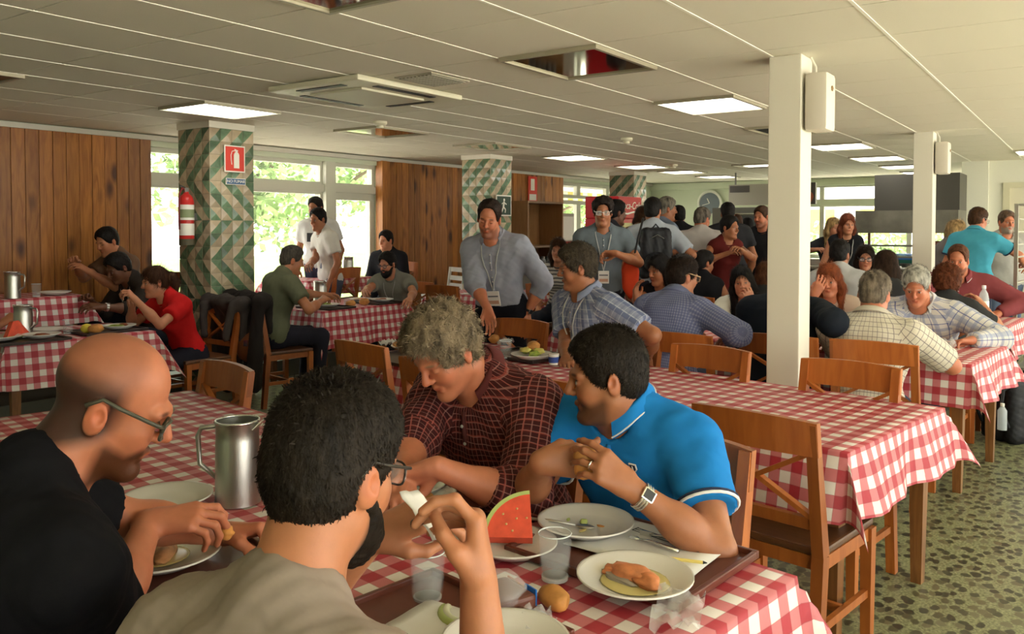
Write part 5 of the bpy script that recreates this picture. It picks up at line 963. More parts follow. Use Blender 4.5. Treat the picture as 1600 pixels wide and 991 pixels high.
def glass(label, p, fill=.5, h=.10, r=.036):
    t = thing('drinking_glass', label, 'glass', tuple(p), 0, 'water glasses'); MB().lathe([(r*.82, 0), (r*.9, h*.3), (r, h), (r-.0025, h), (r*.9-.003, h*.3), (r*.80-.003, .010), (0.0005, .010)], 28, cap1=True).build('tumbler', mat('thin_glass', (.8, .85, .85), .03, spec=.8, alpha=.07), t, smooth=True)
    MB().tube([((r-.001)*math.cos(a), (r-.001)*math.sin(a), h) for a in np.linspace(0, 2*PI, 29)], .0016, 6).build('rim', mat('glass_rim', (.9, .95, .95), .05, spec=.8, alpha=.45), t, smooth=True); MB().lathe([(r*.80, .001), (r*.80, .009)], 24, cap1=True).build('base', MATS['glass_rim'], t)
    if fill: MB().lathe([(r*.79-.003, .0105), (r*.86-.0035, h*.3), (r*.93-.0035, h*fill), ], 28, cap1=True).build('water', M_WATER, t, smooth='a')
    return t
def jug(label, p, rz=0, h=.215, r=.056):
    t = thing('steel_jug', label, 'jug', tuple(p), rz, 'steel water jugs'); MB().lathe([(r*1.06, 0), (r*1.04, .01), (r, h*.75), (r*.98, h*.78), (r*.98, h-.004), (r*1.03, h), (r*.95, h), (r*.93, h*.5), (r*.95, .006), (.001, .006)], 32).build('body', M_STEEL, t, smooth='a')
    MB().tube([(-r*.96, 0, h*.93), (-r-.045, 0, h*.90), (-r-.055, 0, h*.80), (-r-.05, 0, h*.45), (-r*.98, 0, h*.28)], .007, 8).build('handle', M_STEEL, t, smooth=True)
    MB().bar((r*.9, 0, h-.02), (r*1.28, 0, h+.004), .05, .003, (0, 0, 1), .022).build('spout', M_STEEL, t); b_ = MB(); b_.tube([(r*1.0*math.cos(a), r*1.0*math.sin(a), h) for a in np.linspace(0, 2*PI, 29)], .004, 6); b_.build('rim', M_CHROME, t, smooth=True); return t
def roll(label, p, s=1, rz=0): return food('bread_roll', label, Vector(p)+Vector((0, 0, .022*s)), [('crust', (0, 0, 0), (.05*s, .034*s, .028*s), M_BREAD, .07)], 'bread', 'bread rolls', rz)
def spoon(name, label, a, b, m=M_CHROME):
    a = Vector(a); b = Vector(b); t = thing(name, label, 'cutlery', tuple(a), 0, 'cutlery'); d = b-a; MB().tube([(0, 0, 0), d*.5+Vector((0, 0, .004)), d*.8], [.005, .0035, .003], 6).build('handle', m, t, smooth=True)
    u = d.normalized(); s = Vector((-u.y, u.x, 0))
    if name == 'fork':
        for k in (-1, 0, 1): MB().tube([d*.8, d*.86+s*k*.007, d+s*k*.008], .0016, 5).build('tine', m, t)
    elif name == 'knife': MB().bar(d*.75, d, .002, .014, s.cross(u)).build('blade', m, t)
    else: MB().blob(d*.92, (.013, .024, .004), 0, 0, 2, math.atan2(-u.x, u.y)).build('bowl', m, t, smooth=True)
    return t
def sheet(name, label, p, w, d, rz, m=M_PAPER, cat='napkin', crumple=.004, g=None):
    bm = MB(); n = 8; vs = [[bm.bm.verts.new((-w/2+w*i/n, -d/2+d*j/n, .001+crumple*(1+math.sin(i*1.3+j*.7)*math.sin(j*1.1+len(label))))) for j in range(n+1)] for i in range(n+1)]
    for i in range(n):
        for j in range(n): bm.bm.faces.new((vs[i][j], vs[i+1][j], vs[i+1][j+1], vs[i][j+1]))
    o = bm.build(name, m, smooth=True); o.location = tuple(p); o.rotation_euler = (0, 0, rz); so = o.modifiers.new('t', 'SOLIDIFY'); so.thickness = .0012; return tag(o, label, cat, g)
RT = math.radians(-9)+PI/2; z1 = TZ+.005
# nearest table
tray('brown tray under the salmon plate', atz(985, 868, z1), RT+.05, None, .46, .36); sheet('placemat', 'white printed paper on the brown salmon tray', atz(1015, 850, z1+.012), .32, .25, RT+.12, cat='paper', crumple=.001)
pm_ = thing('printed_lines', 'dark printed border lines on the tray paper', 'print', tuple(atz(1042, 846, z1+.0165)), RT-.05)
for k in range(3): MB().box((-.09, -.010*k, 0), (.10, -.010*k+.003, .0006)).build('line', mat('print_dark', (.06, .06, .06), .6), pm_); 
MB().box((.1, -.022, 0), (.103, .003, .0006)).build('line', MATS['print_dark'], pm_)
p = atz(915, 828, z1+.016); plate('white plate with scraps in front of the blue polo diner', p, .115); food('food_scraps', 'olive scraps left on the blue polo diner plate', p+Vector((0, 0, .009)), [('scrap', (.012, .012, .004), (.011, .009, .008), M_RIND, .1), ('scrap', (.01, .055, .002), (.006, .004, .004), M_RIND, .1), ('crumb', (-.03, -.01, .001), (.015, .006, .002), M_SAUCE, .1), ('crumb', (.02, -.03, .001), (.006, .01, .002), M_BREAD, .1)])
spoon('spoon', 'steel spoon resting across the scraps plate', atz(798, 808, z1+.03), atz(925, 824, z1+.03), M_STEEL)
p = atz(992, 915, z1+.012); plate('white plate with the salmon', p, .118); food('salmon_fillet', 'pink salmon fillet in pale sauce on the near plate', p+Vector((0, 0, .010)), [('sauce', (0, 0, 0), (.070, .074, .003), M_SAUCE, .03), ('fillet', (.004, .012, .012), (.034, .050, .016), M_SALM, .16), ('fillet', (.002, -.034, .010), (.026, .036, .013), M_SALM, .18), ('skin', (-.026, .02, .004), (.014, .045, .008), mat('salmon_skin', (.35, .30, .24), .3), .2), ('flake', (-.01, .055, .008), (.022, .018, .010), M_SALM, .25)], rz=-.35)
spoon('fork', 'steel fork left of the printed paper', atz(1060, 862, z1+.02), atz(985, 838, z1+.02)); spoon('knife', 'steel knife beside the fork on the tray', atz(1075, 850, z1+.02), atz(1000, 832, z1+.02))
t = thing('pencil', 'yellow pencil at the edge of the tray paper', 'pencil', tuple(atz(1040, 872, z1+.022))); d_ = atz(1105, 880, z1+.022)-atz(1040, 872, z1+.022); MB().tube([(0, 0, 0), d_*.9], .004, 6).build('shaft', mat('pencil_yellow', (.75, .60, .16), .5), t); MB().tube([d_*.9, d_], [.004, .001], 6).build('tip', M_DARK, t)
p = atz(802, 862, z1); plate('white plate under the watermelon slice', p, .10)
t = thing('watermelon_slice', 'red watermelon slice on the near plate', 'fruit', tuple(p+Vector((0, 0, .013))))
ex = _rt; ey = (Vector((0, 0, 1))*.72+Vector((_fw.x, _fw.y, 0))*.69).normalized(); ez = ex.cross(ey); Rm = .108
Mx = Matrix(((ex.x, ey.x, ez.x, ex.x*.045), (ex.y, ey.y, ez.y, ex.y*.045), (ex.z, ey.z, ez.z, .012), (0, 0, 0, 1)))
arc = [(-Rm*math.cos(a), Rm*math.sin(a)) for a in np.linspace(.02, 1.52, 14)]; arc2 = [(x*1.09, y*1.09) for x, y in arc]
MB().prism([(0, 0)]+arc, -.016, .016, Mx).build('flesh', M_MELON, t); MB().prism(arc2+arc[::-1], -.016, .016, Mx).build('rind', M_RIND, t)
for k, (a, r_) in enumerate(((.5, .07), (.9, .06), (.7, .09), (1.1, .08), (.35, .05), (1.3, .05))): MB().blob(Mx @ Vector((-r_*math.cos(a), r_*math.sin(a), .0165)), (.004, .003, .003), 0, k, 1).build('seed', mat('seed', (.55, .32, .12), .5), t)
glass('half full water glass in front of the raised hand', atz(668, 938, z1), .55); glass('half full water glass beside the watermelon', atz(867, 905, z1), .45)
roll('small round bread roll in front of the salmon plate', atz(866, 948, z1), .8, 1.2); roll('bread roll by the burgundy plaid diner napkin', atz(664, 795, z1), .85, .4)
t = thing('food_package', 'clear wrapped biscuits with blue label in front', 'package', tuple(atz(785, 945, z1)), RT-.2); MB().box((-.055, -.045, 0), (.055, .045, .03), .008).build('tub', mat('tub_brown', (.16, .06, .04), .4), t); MB().blob((0, .01, .035), (.065, .055, .028), .12, 3).build('film', M_WRAP, t, smooth=True); MB().box((-.05, -.049, .004), (-.012, -.046, .036)).build('label', mat('label_blue', (.02, .16, .55), .35), t); MB().box((-.012, -.049, .004), (.05, -.046, .03)).build('biscuit', mat('biscuit', (.42, .13, .05), .6), t)
sheet('plastic_wrapping', 'crumpled clear plastic wrapping in the near corner', atz(1060, 968, z1), .16, .09, .3, M_WRAP, 'wrapping', .022); sheet('plastic_wrapping', 'small crumpled clear plastic by the bread roll', atz(840, 985, z1), .08, .06, .8, M_WRAP, 'wrapping', .018)
t = thing('melon_rind', 'eaten melon rind on white paper by the raised forearm', 'fruit', tuple(atz(735, 968, z1)), RT); MB().tube([(.06*math.cos(a), .05*math.sin(a), .008) for a in np.linspace(.3, 2.6, 12)], .010, 8).build('rind', M_RIND, t, smooth=True); MB().tube([(.052*math.cos(a), .043*math.sin(a), .012) for a in np.linspace(.3, 2.6, 12)], .008, 8).build('flesh', mat('melon_pale', (.65, .66, .48), .4), t, smooth=True)
tray('brown tray in front of the taupe T-shirt diner', atz(690, 985, z1-.001), RT, None, .40, .30); sheet('napkin', 'white paper under the melon rind', atz(700, 985, z1+.008), .22, .16, RT+.2, crumple=.001)
plate('white plate cut off by the bottom edge', atz(790, 1020, z1+.012), .11)
sheet('napkin', 'folded white napkin behind the watermelon', atz(790, 800, z1), .10, .07, .7, crumple=.003); sheet('napkin', 'white napkin held by the taupe T-shirt diner', at(662, 806, 1.27), .13, .085, .4, crumple=.003).rotation_euler = (.9, .3, .5)
jug('steel water jug beside the black T-shirt diner', atz(372, 784, z1), math.radians(300), .225, .058)
p = atz(255, 878, z1+.012); plate('white plate with fish in front of the black T-shirt diner', p, .12); food('fish_fillet', 'browned fish on the black T-shirt diner plate', p+Vector((0, 0, .012)), [('fillet', (0, 0, .008), (.026, .062, .014), mat('fish_brown', (.52, .25, .10), .45, var=.35, vscale=30, bump=.5), .12), ('sauce', (0, 0, 0), (.055, .06, .003), M_SAUCE, .03)], rz=-.7)
tray('dark tray under the black T-shirt diner plate', atz(285, 872, z1), RT, M_TRAY, .44, .32); plate('empty white plate behind the black T-shirt diner hand', atz(262, 788, z1+.002), .115)
food('bread_piece', 'torn bread piece in the black T-shirt diner fingers', at(352, 832, 1.8), [('crumb', (0, 0, 0), (.02, .02, .014), M_BREAD, .15)], 'bread')
tray('dark tray in front of the burgundy plaid diner', atz(705, 785, z1), RT, M_TRAY, .40, .28); plate('white plate in front of the burgundy plaid diner', atz(640, 768, z1+.012), .10); sheet('napkin', 'crumpled white napkin on the burgundy plaid diner tray', atz(688, 775, z1+.014), .10, .07, .3, crumple=.008)
t = food('bread_piece', 'torn bread roll held by the blue polo diner', at(914, 722, 1.96), [('crumb', (0, 0, 0), (.026, .030, .038), M_BREAD, .16), ('crust', (.008, -.018, -.014), (.02, .02, .024), M_BREAD, .12)], 'bread', 'bread rolls')
# long table behind
z2 = TZ+.005; RT2 = math.radians(-9.5)+PI/2
tray('brown tray with the salad plate', atz(838, 553, z2)+Vector((-.12, 0, 0)), RT2, M_TRAYG, .44, .34); p = atz(846, 556, z2+.02)+Vector((-.1, 0, 0)); plate('white plate of salad on the long table', p, .115); food('salad', 'heap of green and yellow salad on the long table', p+Vector((0, 0, .02)), [('leaves', (.03*math.cos(k*1.3), .045*math.sin(k*1.3), .01+.008*(k % 3)), (.03, .03, .016), M_LEAF if k % 2 else mat('salad_yellow', (.55, .48, .12), .5), .25) for k in range(6)])
roll('big bread roll on the salad plate', p+Vector((.05, .02, .035)), 1.1, .3); glass('empty glass left of the salad plate', atz(806, 556, z2+.008)+Vector((-.1, 0, 0)), 0)
t = thing('yogurt_cup', 'white and blue yogurt cup beside the salad plate', 'cup', tuple(atz(880, 566, z2+.01)+Vector((-.1, 0, 0)))); MB().lathe([(.024, 0), (.03, .055), (.031, .06)], 18, cap1=True).build('cup', M_PORC, t, smooth='a'); MB().lathe([(.0262, .012), (.0296, .044)], 18, cap0=False).build('label', mat('label_navy', (.04, .08, .30), .4), t, smooth=True)
tray('brown tray at the left end of the long table', atz(625, 562, z2), RT2, M_TRAYG, .42, .32); plate('white plate at the left end of the long table', atz(640, 546, z2+.012), .11); roll('bread roll at the left end of the long table', atz(622, 545, z2+.01), 1, .4); sheet('napkin', 'crumpled foil and napkin at the left end of the long table', atz(606, 540, z2+.01), .1, .08, .3, crumple=.02); roll('bread roll by the person with the lanyard chair', atz(772, 535, z2+.01), 1, .2); sheet('plastic_wrapping', 'clear wrapping by the person with the lanyard chair', atz(790, 538, z2+.01), .12, .08, .3, M_WRAP, 'wrapping', .02)
# diner in red table and the one behind
zl = TZ+.005
jug('steel jug on the table of the diner in red', on('TL', .20, .30), 2, .22, .058); tray('dark tray in front of the diner in red', on('TL', .72, .22), 0, M_TRAYG); p = on('TL', .80, .2, .02); plate('white plate in front of the diner in red', p, .115); food('cooked_food', 'food on the plate of the diner in red', p+Vector((0, 0, .012)), [('greens', (-.02, 0, .006), (.05, .05, .012), M_LEAF, .2), ('meat', (.04, .01, .008), (.035, .03, .014), mat('meat_brown', (.25, .07, .025), .5), .2)])
food('lemon', 'yellow lemon on the tray of the diner in red', on('TL', .56, .16, .045), [('fruit', (0, 0, 0), (.04, .034, .034), mat('lemon', (.62, .50, .05), .45), .03)], 'fruit'); roll('orange bread roll on the tray of the diner in red', on('TL', .60, .10, .02), 1.1)
glass('glass on the table of the diner in red', on('TL', .48, .28), .4); plate('white dish in the middle of the diner in red table', on('TL', .42, .50), .12); tray('dark tray at the left of the diner in red table', on('TL', .14, .08), 0, M_TRAYG); plate('white plate with stew at the left edge', on('TL', .24, .08, .02), .115); food('stew', 'brown stew at the left edge plate', on('TL', .24, .08, .03), [('stew', (0, 0, .006), (.05, .05, .012), MATS['meat_brown'], .2)]); plate('white bowl plate at the far left edge', on('TL', .02, .14, .02), .115)
t = thing('watermelon_slice', 'red watermelon wedge on the left table', 'fruit', tuple(on('TL', .13, .20, .03)), .3); MB().prism([(-.09, 0), (.09, 0), (.02, .10), (-.02, .10)], -.02, .02, Matrix.Rotation(math.radians(75), 4, 'X')).build('flesh', M_MELON, t); MB().prism([(-.095, -.012), (.095, -.012), (.09, 0), (-.09, 0)], -.02, .02, Matrix.Rotation(math.radians(75), 4, 'X')).build('rind', M_RIND, t)
jug('steel jug on the table by the pine wall', on('TL2', .45, .10), 2, .2, .055); plate('white plate on the table by the pine wall, left', on('TL2', .05, .12), .115); plate('white plate on the table by the pine wall, beside the jug', on('TL2', .22, .08), .115); glass('glass on the table by the pine wall', on('TL2', .62, .10), .4); plate('white plate on the table by the pine wall, right', on('TL2', .8, .2), .115)
# olive man table
jug('steel jug between the olive T-shirt diner and the grey T-shirt diner', on('TO', .35, .42), 1.2, .235, .062); tray('dark tray in front of the olive T-shirt diner', on('TO', .24, .22), PI/2, M_TRAYG); tray('dark tray in front of the grey T-shirt diner', on('TO', .88, .22), PI/2, M_TRAYG)
p = on('TO', .24, .2, .02); plate('white plate in front of the olive T-shirt diner', p, .115); food('greens', 'green food on the olive T-shirt diner plate', p+Vector((-.02, 0, .012)), [('greens', (0, 0, .01), (.045, .045, .014), M_LEAF, .2)]); p = on('TO', .92, .16, .02); plate('white plate with pasta near the grey T-shirt diner', p, .115); food('pasta', 'brown pasta near the grey T-shirt diner', p+Vector((0, 0, .012)), [('pasta', (0, 0, .006), (.06, .05, .012), MATS['meat_brown'], .2)]); p = on('TO', .82, .36, .02); plate('white plate with orange food near the grey T-shirt diner', p, .115); food('orange_food', 'orange food near the grey T-shirt diner', p+Vector((0, 0, .012)), [('food', (0, 0, .006), (.06, .05, .012), M_SALM, .2)])
glass('glass beside the steel jug of the olive T-shirt diner', on('TO', .58, .30), .4); roll('bread roll on the olive T-shirt diner table, left', on('TO', .46, .12, .01), 1.1); roll('bread roll on the olive T-shirt diner table, middle', on('TO', .66, .14, .01), 1.2)
t = thing('napkin_box', 'white napkin box on the olive T-shirt diner table', 'napkin box', tuple(on('TO', .16, .60))); MB().box((-.07, -.05, 0), (.07, .05, .08), .006).build('box', M_PORC, t); MB().box((-.05, -.01, .08), (.05, .01, .10)).build('napkins', M_PAPER, t)
jug('steel jug on the window table beside the suited diner', on('TW', .85, .3), .4, .22, .06); jug('steel jug left of the person with the lanyard', on('TM', .55, .45), .4, .22, .06); plate('white plate on the table left of the person with the lanyard', on('TM', .3, .3), .115); sheet('napkin', 'white paper on the table left of the person with the lanyard', on('TM', .2, .7), .25, .2, .2, crumple=.002)
for k in range(7): glass('upturned glass in the cluster right of the person with the lanyard', on('TB', .25+.085*(k % 4), .25+.09*(k//4)), 0, .09)
# right tables
jug('steel jug beside the floral top diner', on('T3', .42, .95), 2, .22, .058); plate('white plate beside the cream checked shirt diner', on('T3', .3, .7), .115); t = plate('white soup plate in front of the white blouse diner', on('T3', .62, 1.62), .10); food('wrapped_food', 'wrapped food in front of the white blouse diner', on('T3', .62, 1.62, .03), [('film', (0, 0, .02), (.07, .06, .035), M_WRAP, .15), ('food', (0, 0, .01), (.05, .045, .02), M_BREAD, .2)]); plate('white plate by the jacket sleeve', on('T3', .35, 1.25), .11); plate('white plate near the black top diner', on('T3', .75, 2.35), .115); sheet('plastic_wrapping', 'crumpled wrapping in front of the white and blue plaid diner', on('T3', .62, .28), .16, .12, .2, M_WRAP, 'wrapping', .03)
glass('glass near the cream checked shirt diner', on('T3', .5, .55), .4)
t = thing('water_bottle', 'clear plastic water bottle on the far right table', 'bottle', tuple(on('T4', .45, .22))); MB().lathe([(.036, 0), (.038, .01), (.038, .07), (.035, .08), (.038, .09), (.038, .18), (.030, .22), (.014, .25), (.014, .262)], 20, cap1=True).build('bottle', mat('pet_clear', (.75, .82, .85), .08, spec=.6, alpha=.42), t, smooth='a'); MB().lathe([(.016, .26), (.016, .285)], 16, cap1=True).build('cap', mat('cap_white', (.75, .76, .78), .4), t); MB().lathe([(.0385, .10), (.0385, .16)], 20, cap0=False).build('label', M_SIGNW, t)
for k, (s_, q_) in enumerate(((.3, .8), (.6, 1.1), (.35, 1.6))): plate(['plate behind the dark top diner before the burgundy polo', 'plate by the sleeveless dark top diner', 'plate by the pale T-shirt diner'][k], on('T4', s_, q_), .11)
# ------------------------------------------------------------------ things on walls and pillars
FP = lambda x, z: (x, 6.13-.014, z)
t = thing('fire_sign', 'red square fire extinguisher sign on the tiled pillar', 'sign', (4.515, 6.112, 2.09)); MB().box((-.105, -.006, -.115), (.105, 0, .115)).build('plate', M_SIGNW, t); MB().box((-.094, -.0085, -.104), (.094, -.006, .104)).build('field', M_RED, t)
b = MB(); b.prism([(-.012, -.08), (.042, -.08), (.042, .035), (.032, .055), (-.002, .055), (-.012, .035)], 0, .003, Matrix.Translation((0, -.0085, 0)) @ Matrix.Rotation(PI/2, 4, 'X')); b.box((.004, -.0115, .055), (.026, -.0085, .07)); b.bar((.03, -.01, .07), (-.005, -.01, .082), .003, .008); b.tube([(.005, -.01, .072), (-.03, -.01, .065), (-.042, -.01, .03), (-.04, -.01, -.01), (-.034, -.01, -.05)], .0035, 6); b.build('pictogram', M_SIGNW, t)
t = thing('no_smoking_sign', 'small dark plate reading no fumar under the red sign', 'sign', (4.525, 6.112, 1.895)); MB().box((-.10, -.005, -.028), (.10, 0, .028)).build('plate', M_SIGNW, t); MB().box((-.095, -.007, -.023), (.095, -.005, .023)).build('field', M_BLUE, t); text('lettering', 'NO FUMAR', .036, M_SIGNW, (0, -.0078, 0), (PI/2, 0, 0), t)
t = thing('fire_extinguisher', 'red fire extinguisher hanging on the tiled pillar', 'fire extinguisher', (4.19, 6.33, 1.36)); MB().lathe([(.055, .0), (.062, .015), (.062, .36), (.05, .40), (.022, .425), (.02, .44)], 28, cap1=True).build('cylinder', mat('extinguisher_red', (.55, .03, .025), .28), t, smooth='a'); MB().lathe([(.063, -.012), (.063, .04)], 28, cap1=True).build('base_ring', mat('ext_base', (.10, .09, .05), .6), t)
for z0_, z1_ in ((.07, .17), (.20, .33)): MB().lathe([(.0632, z0_), (.0632, z1_)], 28, cap0=False).build('label', M_SIGNW, t, smooth=True)
MB().lathe([(.0637, .22), (.0637, .29)], 28, cap0=False).build('picture', mat('ext_pic', (.25, .30, .15), .5), t); MB().box((-.02, -.012, .43), (.02, .012, .475), .004).build('valve', M_DSTEEL, t); MB().bar((.0, 0, .47), (-.07, -.02, .49), .014, .008).build('lever', M_DARK, t)
MB().tube([(-.01, 0, .45), (-.05, -.02, .47), (-.085, -.03, .42), (-.09, -.03, .25), (-.08, -.02, .12)], .008, 8).build('hose', mat('hose_red', (.20, .02, .02), .5), t, smooth=True); MB().box((.03, -.02, .2), (.10, .02, .26)).build('bracket', M_DSTEEL, t)
t = thing('exit_sign', 'dark exit sign with running figure on the second tiled pillar', 'sign', (8.46, 6.082, 1.77)); MB().box((-.16, -.012, -.13), (.16, 0, .13)).build('plate', M_SIGNW, t); MB().box((-.145, -.015, -.115), (.145, -.012, .115)).build('field', mat('exit_dark', (.02, .05, .03), .4), t)
b = MB(); b.blob((.0, -.017, .07), (.018, .003, .018), 0, 1, 2); b.bar((0, -.016, .05), (-.015, -.016, -.015), .03, .004, (0, 1, 0)); b.bar((-.015, -.016, -.015), (.03, -.016, -.05), .018, .004, (0, 1, 0)); b.bar((.03, -.016, -.05), (.02, -.016, -.09), .016, .004, (0, 1, 0)); b.bar((-.015, -.016, -.015), (-.05, -.016, -.08), .018, .004, (0, 1, 0)); b.bar((-.005, -.016, .04), (.05, -.016, .015), .013, .004, (0, 1, 0)); b.bar((-.005, -.016, .04), (-.05, -.016, .02), .013, .004, (0, 1, 0)); b.build('pictogram', M_SIGNW, t)
t = thing('hose_sign', 'small red and white fire hose sign on the pine panel', 'sign', (11.35, YW-.09, 2.12)); MB().box((-.13, -.01, -.21), (.13, 0, .21)).build('plate', M_RED, t); MB().box((-.06, -.013, -.02), (.05, -.01, .17)).build('pictogram', M_SIGNW, t); MB().box((-.1, -.013, -.18), (.1, -.01, -.08)).build('caption', M_SIGNW, t)
t = thing('wall_clock', 'round wall clock with dark face on the far wall', 'clock', (XF-.02, 6.36, 1.98)); t.rotation_euler = (0, -PI/2, 0); MB().lathe([(.26, 0), (.26, .03), (.22, .045), (.21, .02)], 36, cap0=True).build('rim', mat('clock_rim', (.75, .76, .68), .4), t, smooth='a'); MB().lathe([(.21, .022), (.0005, .0225)], 36, cap0=False).build('face', mat('clock_face', (.14, .17, .20), .3), t); MB().bar((0, 0, .03), (.10, .05, .03), .014, .004).build('hand', M_SIGNW, t); MB().bar((0, 0, .03), (-.04, .15, .03), .01, .004).build('hand', M_SIGNW, t)
# cabinet with flasks
x0, x1, y0, y1 = 10.15, 11.15, 6.85, 7.3
t = thing('shelf_cabinet', 'open brown wooden shelf cabinet with steel flasks', 'cabinet', ((x0+x1)/2, (y0+y1)/2, .17)); w = (x1-x0)/2; d = (y1-y0)/2; H_ = 1.72
for n_, a, b_ in (('side_panel', (-w, -d, 0), (-w+.03, d, H_)), ('side_panel', (w-.03, -d, 0), (w, d, H_)), ('back_panel', (-w+.03, d-.02, 0), (w-.03, d, H_)), ('top', (-w+.03, -d, H_-.03), (w-.03, d-.02, H_)), ('shelf', (-w+.03, -d, 1.02), (w-.03, d-.02, 1.05)), ('shelf', (-w+.03, -d, .55), (w-.03, d-.02, .58)), ('lower_door', (-w+.03, -d, 0), (w-.03, -d+.02, .52))): MB().box(a, b_).build(n_, M_CAB, t)
for k in range(6): o = MB().lathe([(.05, 0), (.05, .24), (.035, .27), (.035, .3)], 14, cap1=True).build('flask', M_DSTEEL, None, (10.27+k*.145, 6.95, .75)); tag(o, 'dark steel flask in the brown shelf cabinet', 'flask', 'flasks in the shelf cabinet')
t = thing('dispenser', 'red and white dispenser beside the brown cabinet', 'dispenser', (11.45, 7.15, .17)); MB().box((-.2, -.2, 0), (.2, .2, 1.55), .01).build('body', mat('disp_grey', (.45, .40, .33), .5), t); MB().box((-.17, -.21, .7), (.17, -.2, 1.1)).build('panel', mat('disp_red', (.35, .03, .03), .4), t); MB().box((-.17, -.21, 1.12), (.17, -.2, 1.5)).build('panel', M_SIGNW, t); MB().box((.02, -.215, .62), (.1, -.2, .7)).build('socket', M_SIGNW, t)
# small dark serving station by the pine panel
t = thing('serving_station', 'dark steel serving box by the pine panel', 'serving station', (8.95, 6.45, 0)); MB().box((-.35, -.25, 0), (.35, .25, .98), .01).build('body', M_DSTEEL, t); MB().box((-.35, -.25, .98), (.35, .25, 1.0)).build('top', M_STEEL, t)
for k in range(2): MB().lathe([(.04, 1.0), (.045, 1.12)], 14, cap1=True).build('pot', M_STEEL, t, (-.1+.2*k, 0, 0))
# red vending machine
t = thing('vending_machine', 'red drinks fridge with white script header', 'vending machine', (10.6, 5.68, 0)); w = .36; d = .25
MB().box((-w, -d, 0), (w, d, 1.62), .01).build('body', mat('coke_red', (.50, .015, .02), .35), t); MB().box((-w, -d-.03, 1.62), (w, d, 1.93), .015).build('header', MATS['coke_red'], t); MB().box((-w+.05, -d-.012, .25), (w-.05, -d, 1.56)).build('glass_door', mat('fridge_glass', (.25, .22, .16), .08, spec=.6), t); MB().box((w-.06, -d-.05, .6), (w-.04, -d-.012, 1.2)).build('handle', M_DARK, t)
text('lettering', 'Coca-Cola', .15, M_SIGNW, (0, -d-.034, 1.80), (PI/2, 0, 0), t, shear=.25); b = MB(); b.tube([(-.32, -d-.034, 1.70), (-.1, -d-.034, 1.685), (.1, -d-.034, 1.715), (.33, -d-.034, 1.69)], [.006, .014, .014, .004], 6); b.build('ribbon', M_SIGNW, t)
for k in range(3): MB().box((-w+.06, -d-.016, .55+.32*k), (w-.06, -d-.012, .57+.32*k)).build('shelf', M_STEEL, t)
# serving counter, hood, sign, display case
t = thing('serving_counter', 'long steel serving counter below the far windows', 'counter', (13.6, 3.4, 0)); MB().box((-.4, -1.6, 0), (.4, 2.3, .86)).build('body', M_DSTEEL, t); MB().box((-.45, -1.65, .86), (.45, 2.35, .90), .01).build('worktop', M_STEEL, t)
for k in range(5): MB().box((-.41, -1.5+k*.76, .1), (-.4, -.8+k*.76, .8)).build('panel', M_STEEL, t)
for k in range(3): MB().tube([(-.47, -1.6+.02*k, .80-.06*k), (-.47, 2.3, .80-.06*k)], .012, 6).build('tray_rail', M_CHROME, t)
for k in range(3): MB().box((-.2, -1.0+k*.8, .9), (.25, -.4+k*.8, 1.0), .01).build('food_pan', M_STEEL, t)
t = thing('crate', 'blue and green plastic crate on the serving counter', 'crate', (13.5, 2.35, .9)); MB().box((-.2, -.25, 0), (.2, .25, .12)).build('tub', mat('crate_green', (.03, .16, .12), .5), t); MB().box((-.22, -.27, .12), (.22, .27, .2)).build('lid', mat('crate_blue', (.04, .18, .55), .5), t)
t = thing('menu_board', 'long pictured menu board above the counter', 'menu board', (13.4, 4.29, 2.03)); MB().box((-.04, -.70, -.17), (.04, .70, .17)).build('panel', mat('board_cream', (.42, .40, .33), .5), t); MB().box((-.05, -.70, -.17), (-.04, -.45, .17)).build('picture', mat('board_dark', (.10, .09, .08), .5), t); MB().box((-.05, .35, .04), (-.04, .68, .15)).build('picture', MATS['board_dark'], t); MB().blob((-.05, -.58, -.05), (.01, .1, .09), .1, 2, 2).build('picture', mat('board_fruit', (.45, .12, .06), .5), t)
for y_ in (-.6, .6): MB().box((-.012, y_-.012, .17), (.012, y_+.012, CZ-2.03)).build('rod', M_DSTEEL, t)
t = thing('oven', 'dark steel oven wall behind the serving counter', 'oven', (15.3, 5.0, 0)); MB().box((-.35, -.7, 0), (.35, .9, 1.86)).build('body', mat('oven_dark', (.09, .085, .07), .4, .4), t); MB().box((-.37, -.5, .9), (-.35, .7, 1.7)).build('door', mat('oven_door', (.05, .05, .045), .3), t); MB().tube([(-.4, -.4, 1.74), (-.4, .6, 1.74)], .015, 6).build('handle', M_CHROME, t)
t = thing('display_case', 'glass and steel display case with dark canopy', 'display case', (12.3, 2.05, 0)); MB().box((-.4, -.62, 0), (.4, .62, .92)).build('base', M_DSTEEL, t); MB().box((-.42, -.64, .92), (.42, .64, .95)).build('worktop', M_STEEL, t); MB().box((-.4, -.62, 1.42), (.4, .62, 1.72)).build('canopy', mat('canopy', (.16, .15, .12), .35, .3, var=.3, vscale=4), t); MB().box((-.3, -.62, 1.72), (.4, .40, 2.2)).build('hood', mat('hood', (.07, .065, .055), .4, .3), t)
for x in (-.38, .38):
    for y in (-.6, .6): MB().box((x-.018, y-.018, .95), (x+.018, y+.018, 1.42)).build('post', M_CHROME, t)
for z in (1.1, 1.25): MB().box((-.36, -.58, z), (.36, .58, z+.012)).build('glass_shelf', M_PANE, t); MB().box((-.37, -.6, z-.01), (-.355, .6, z+.015)).build('shelf_edge', M_DSTEEL, t)
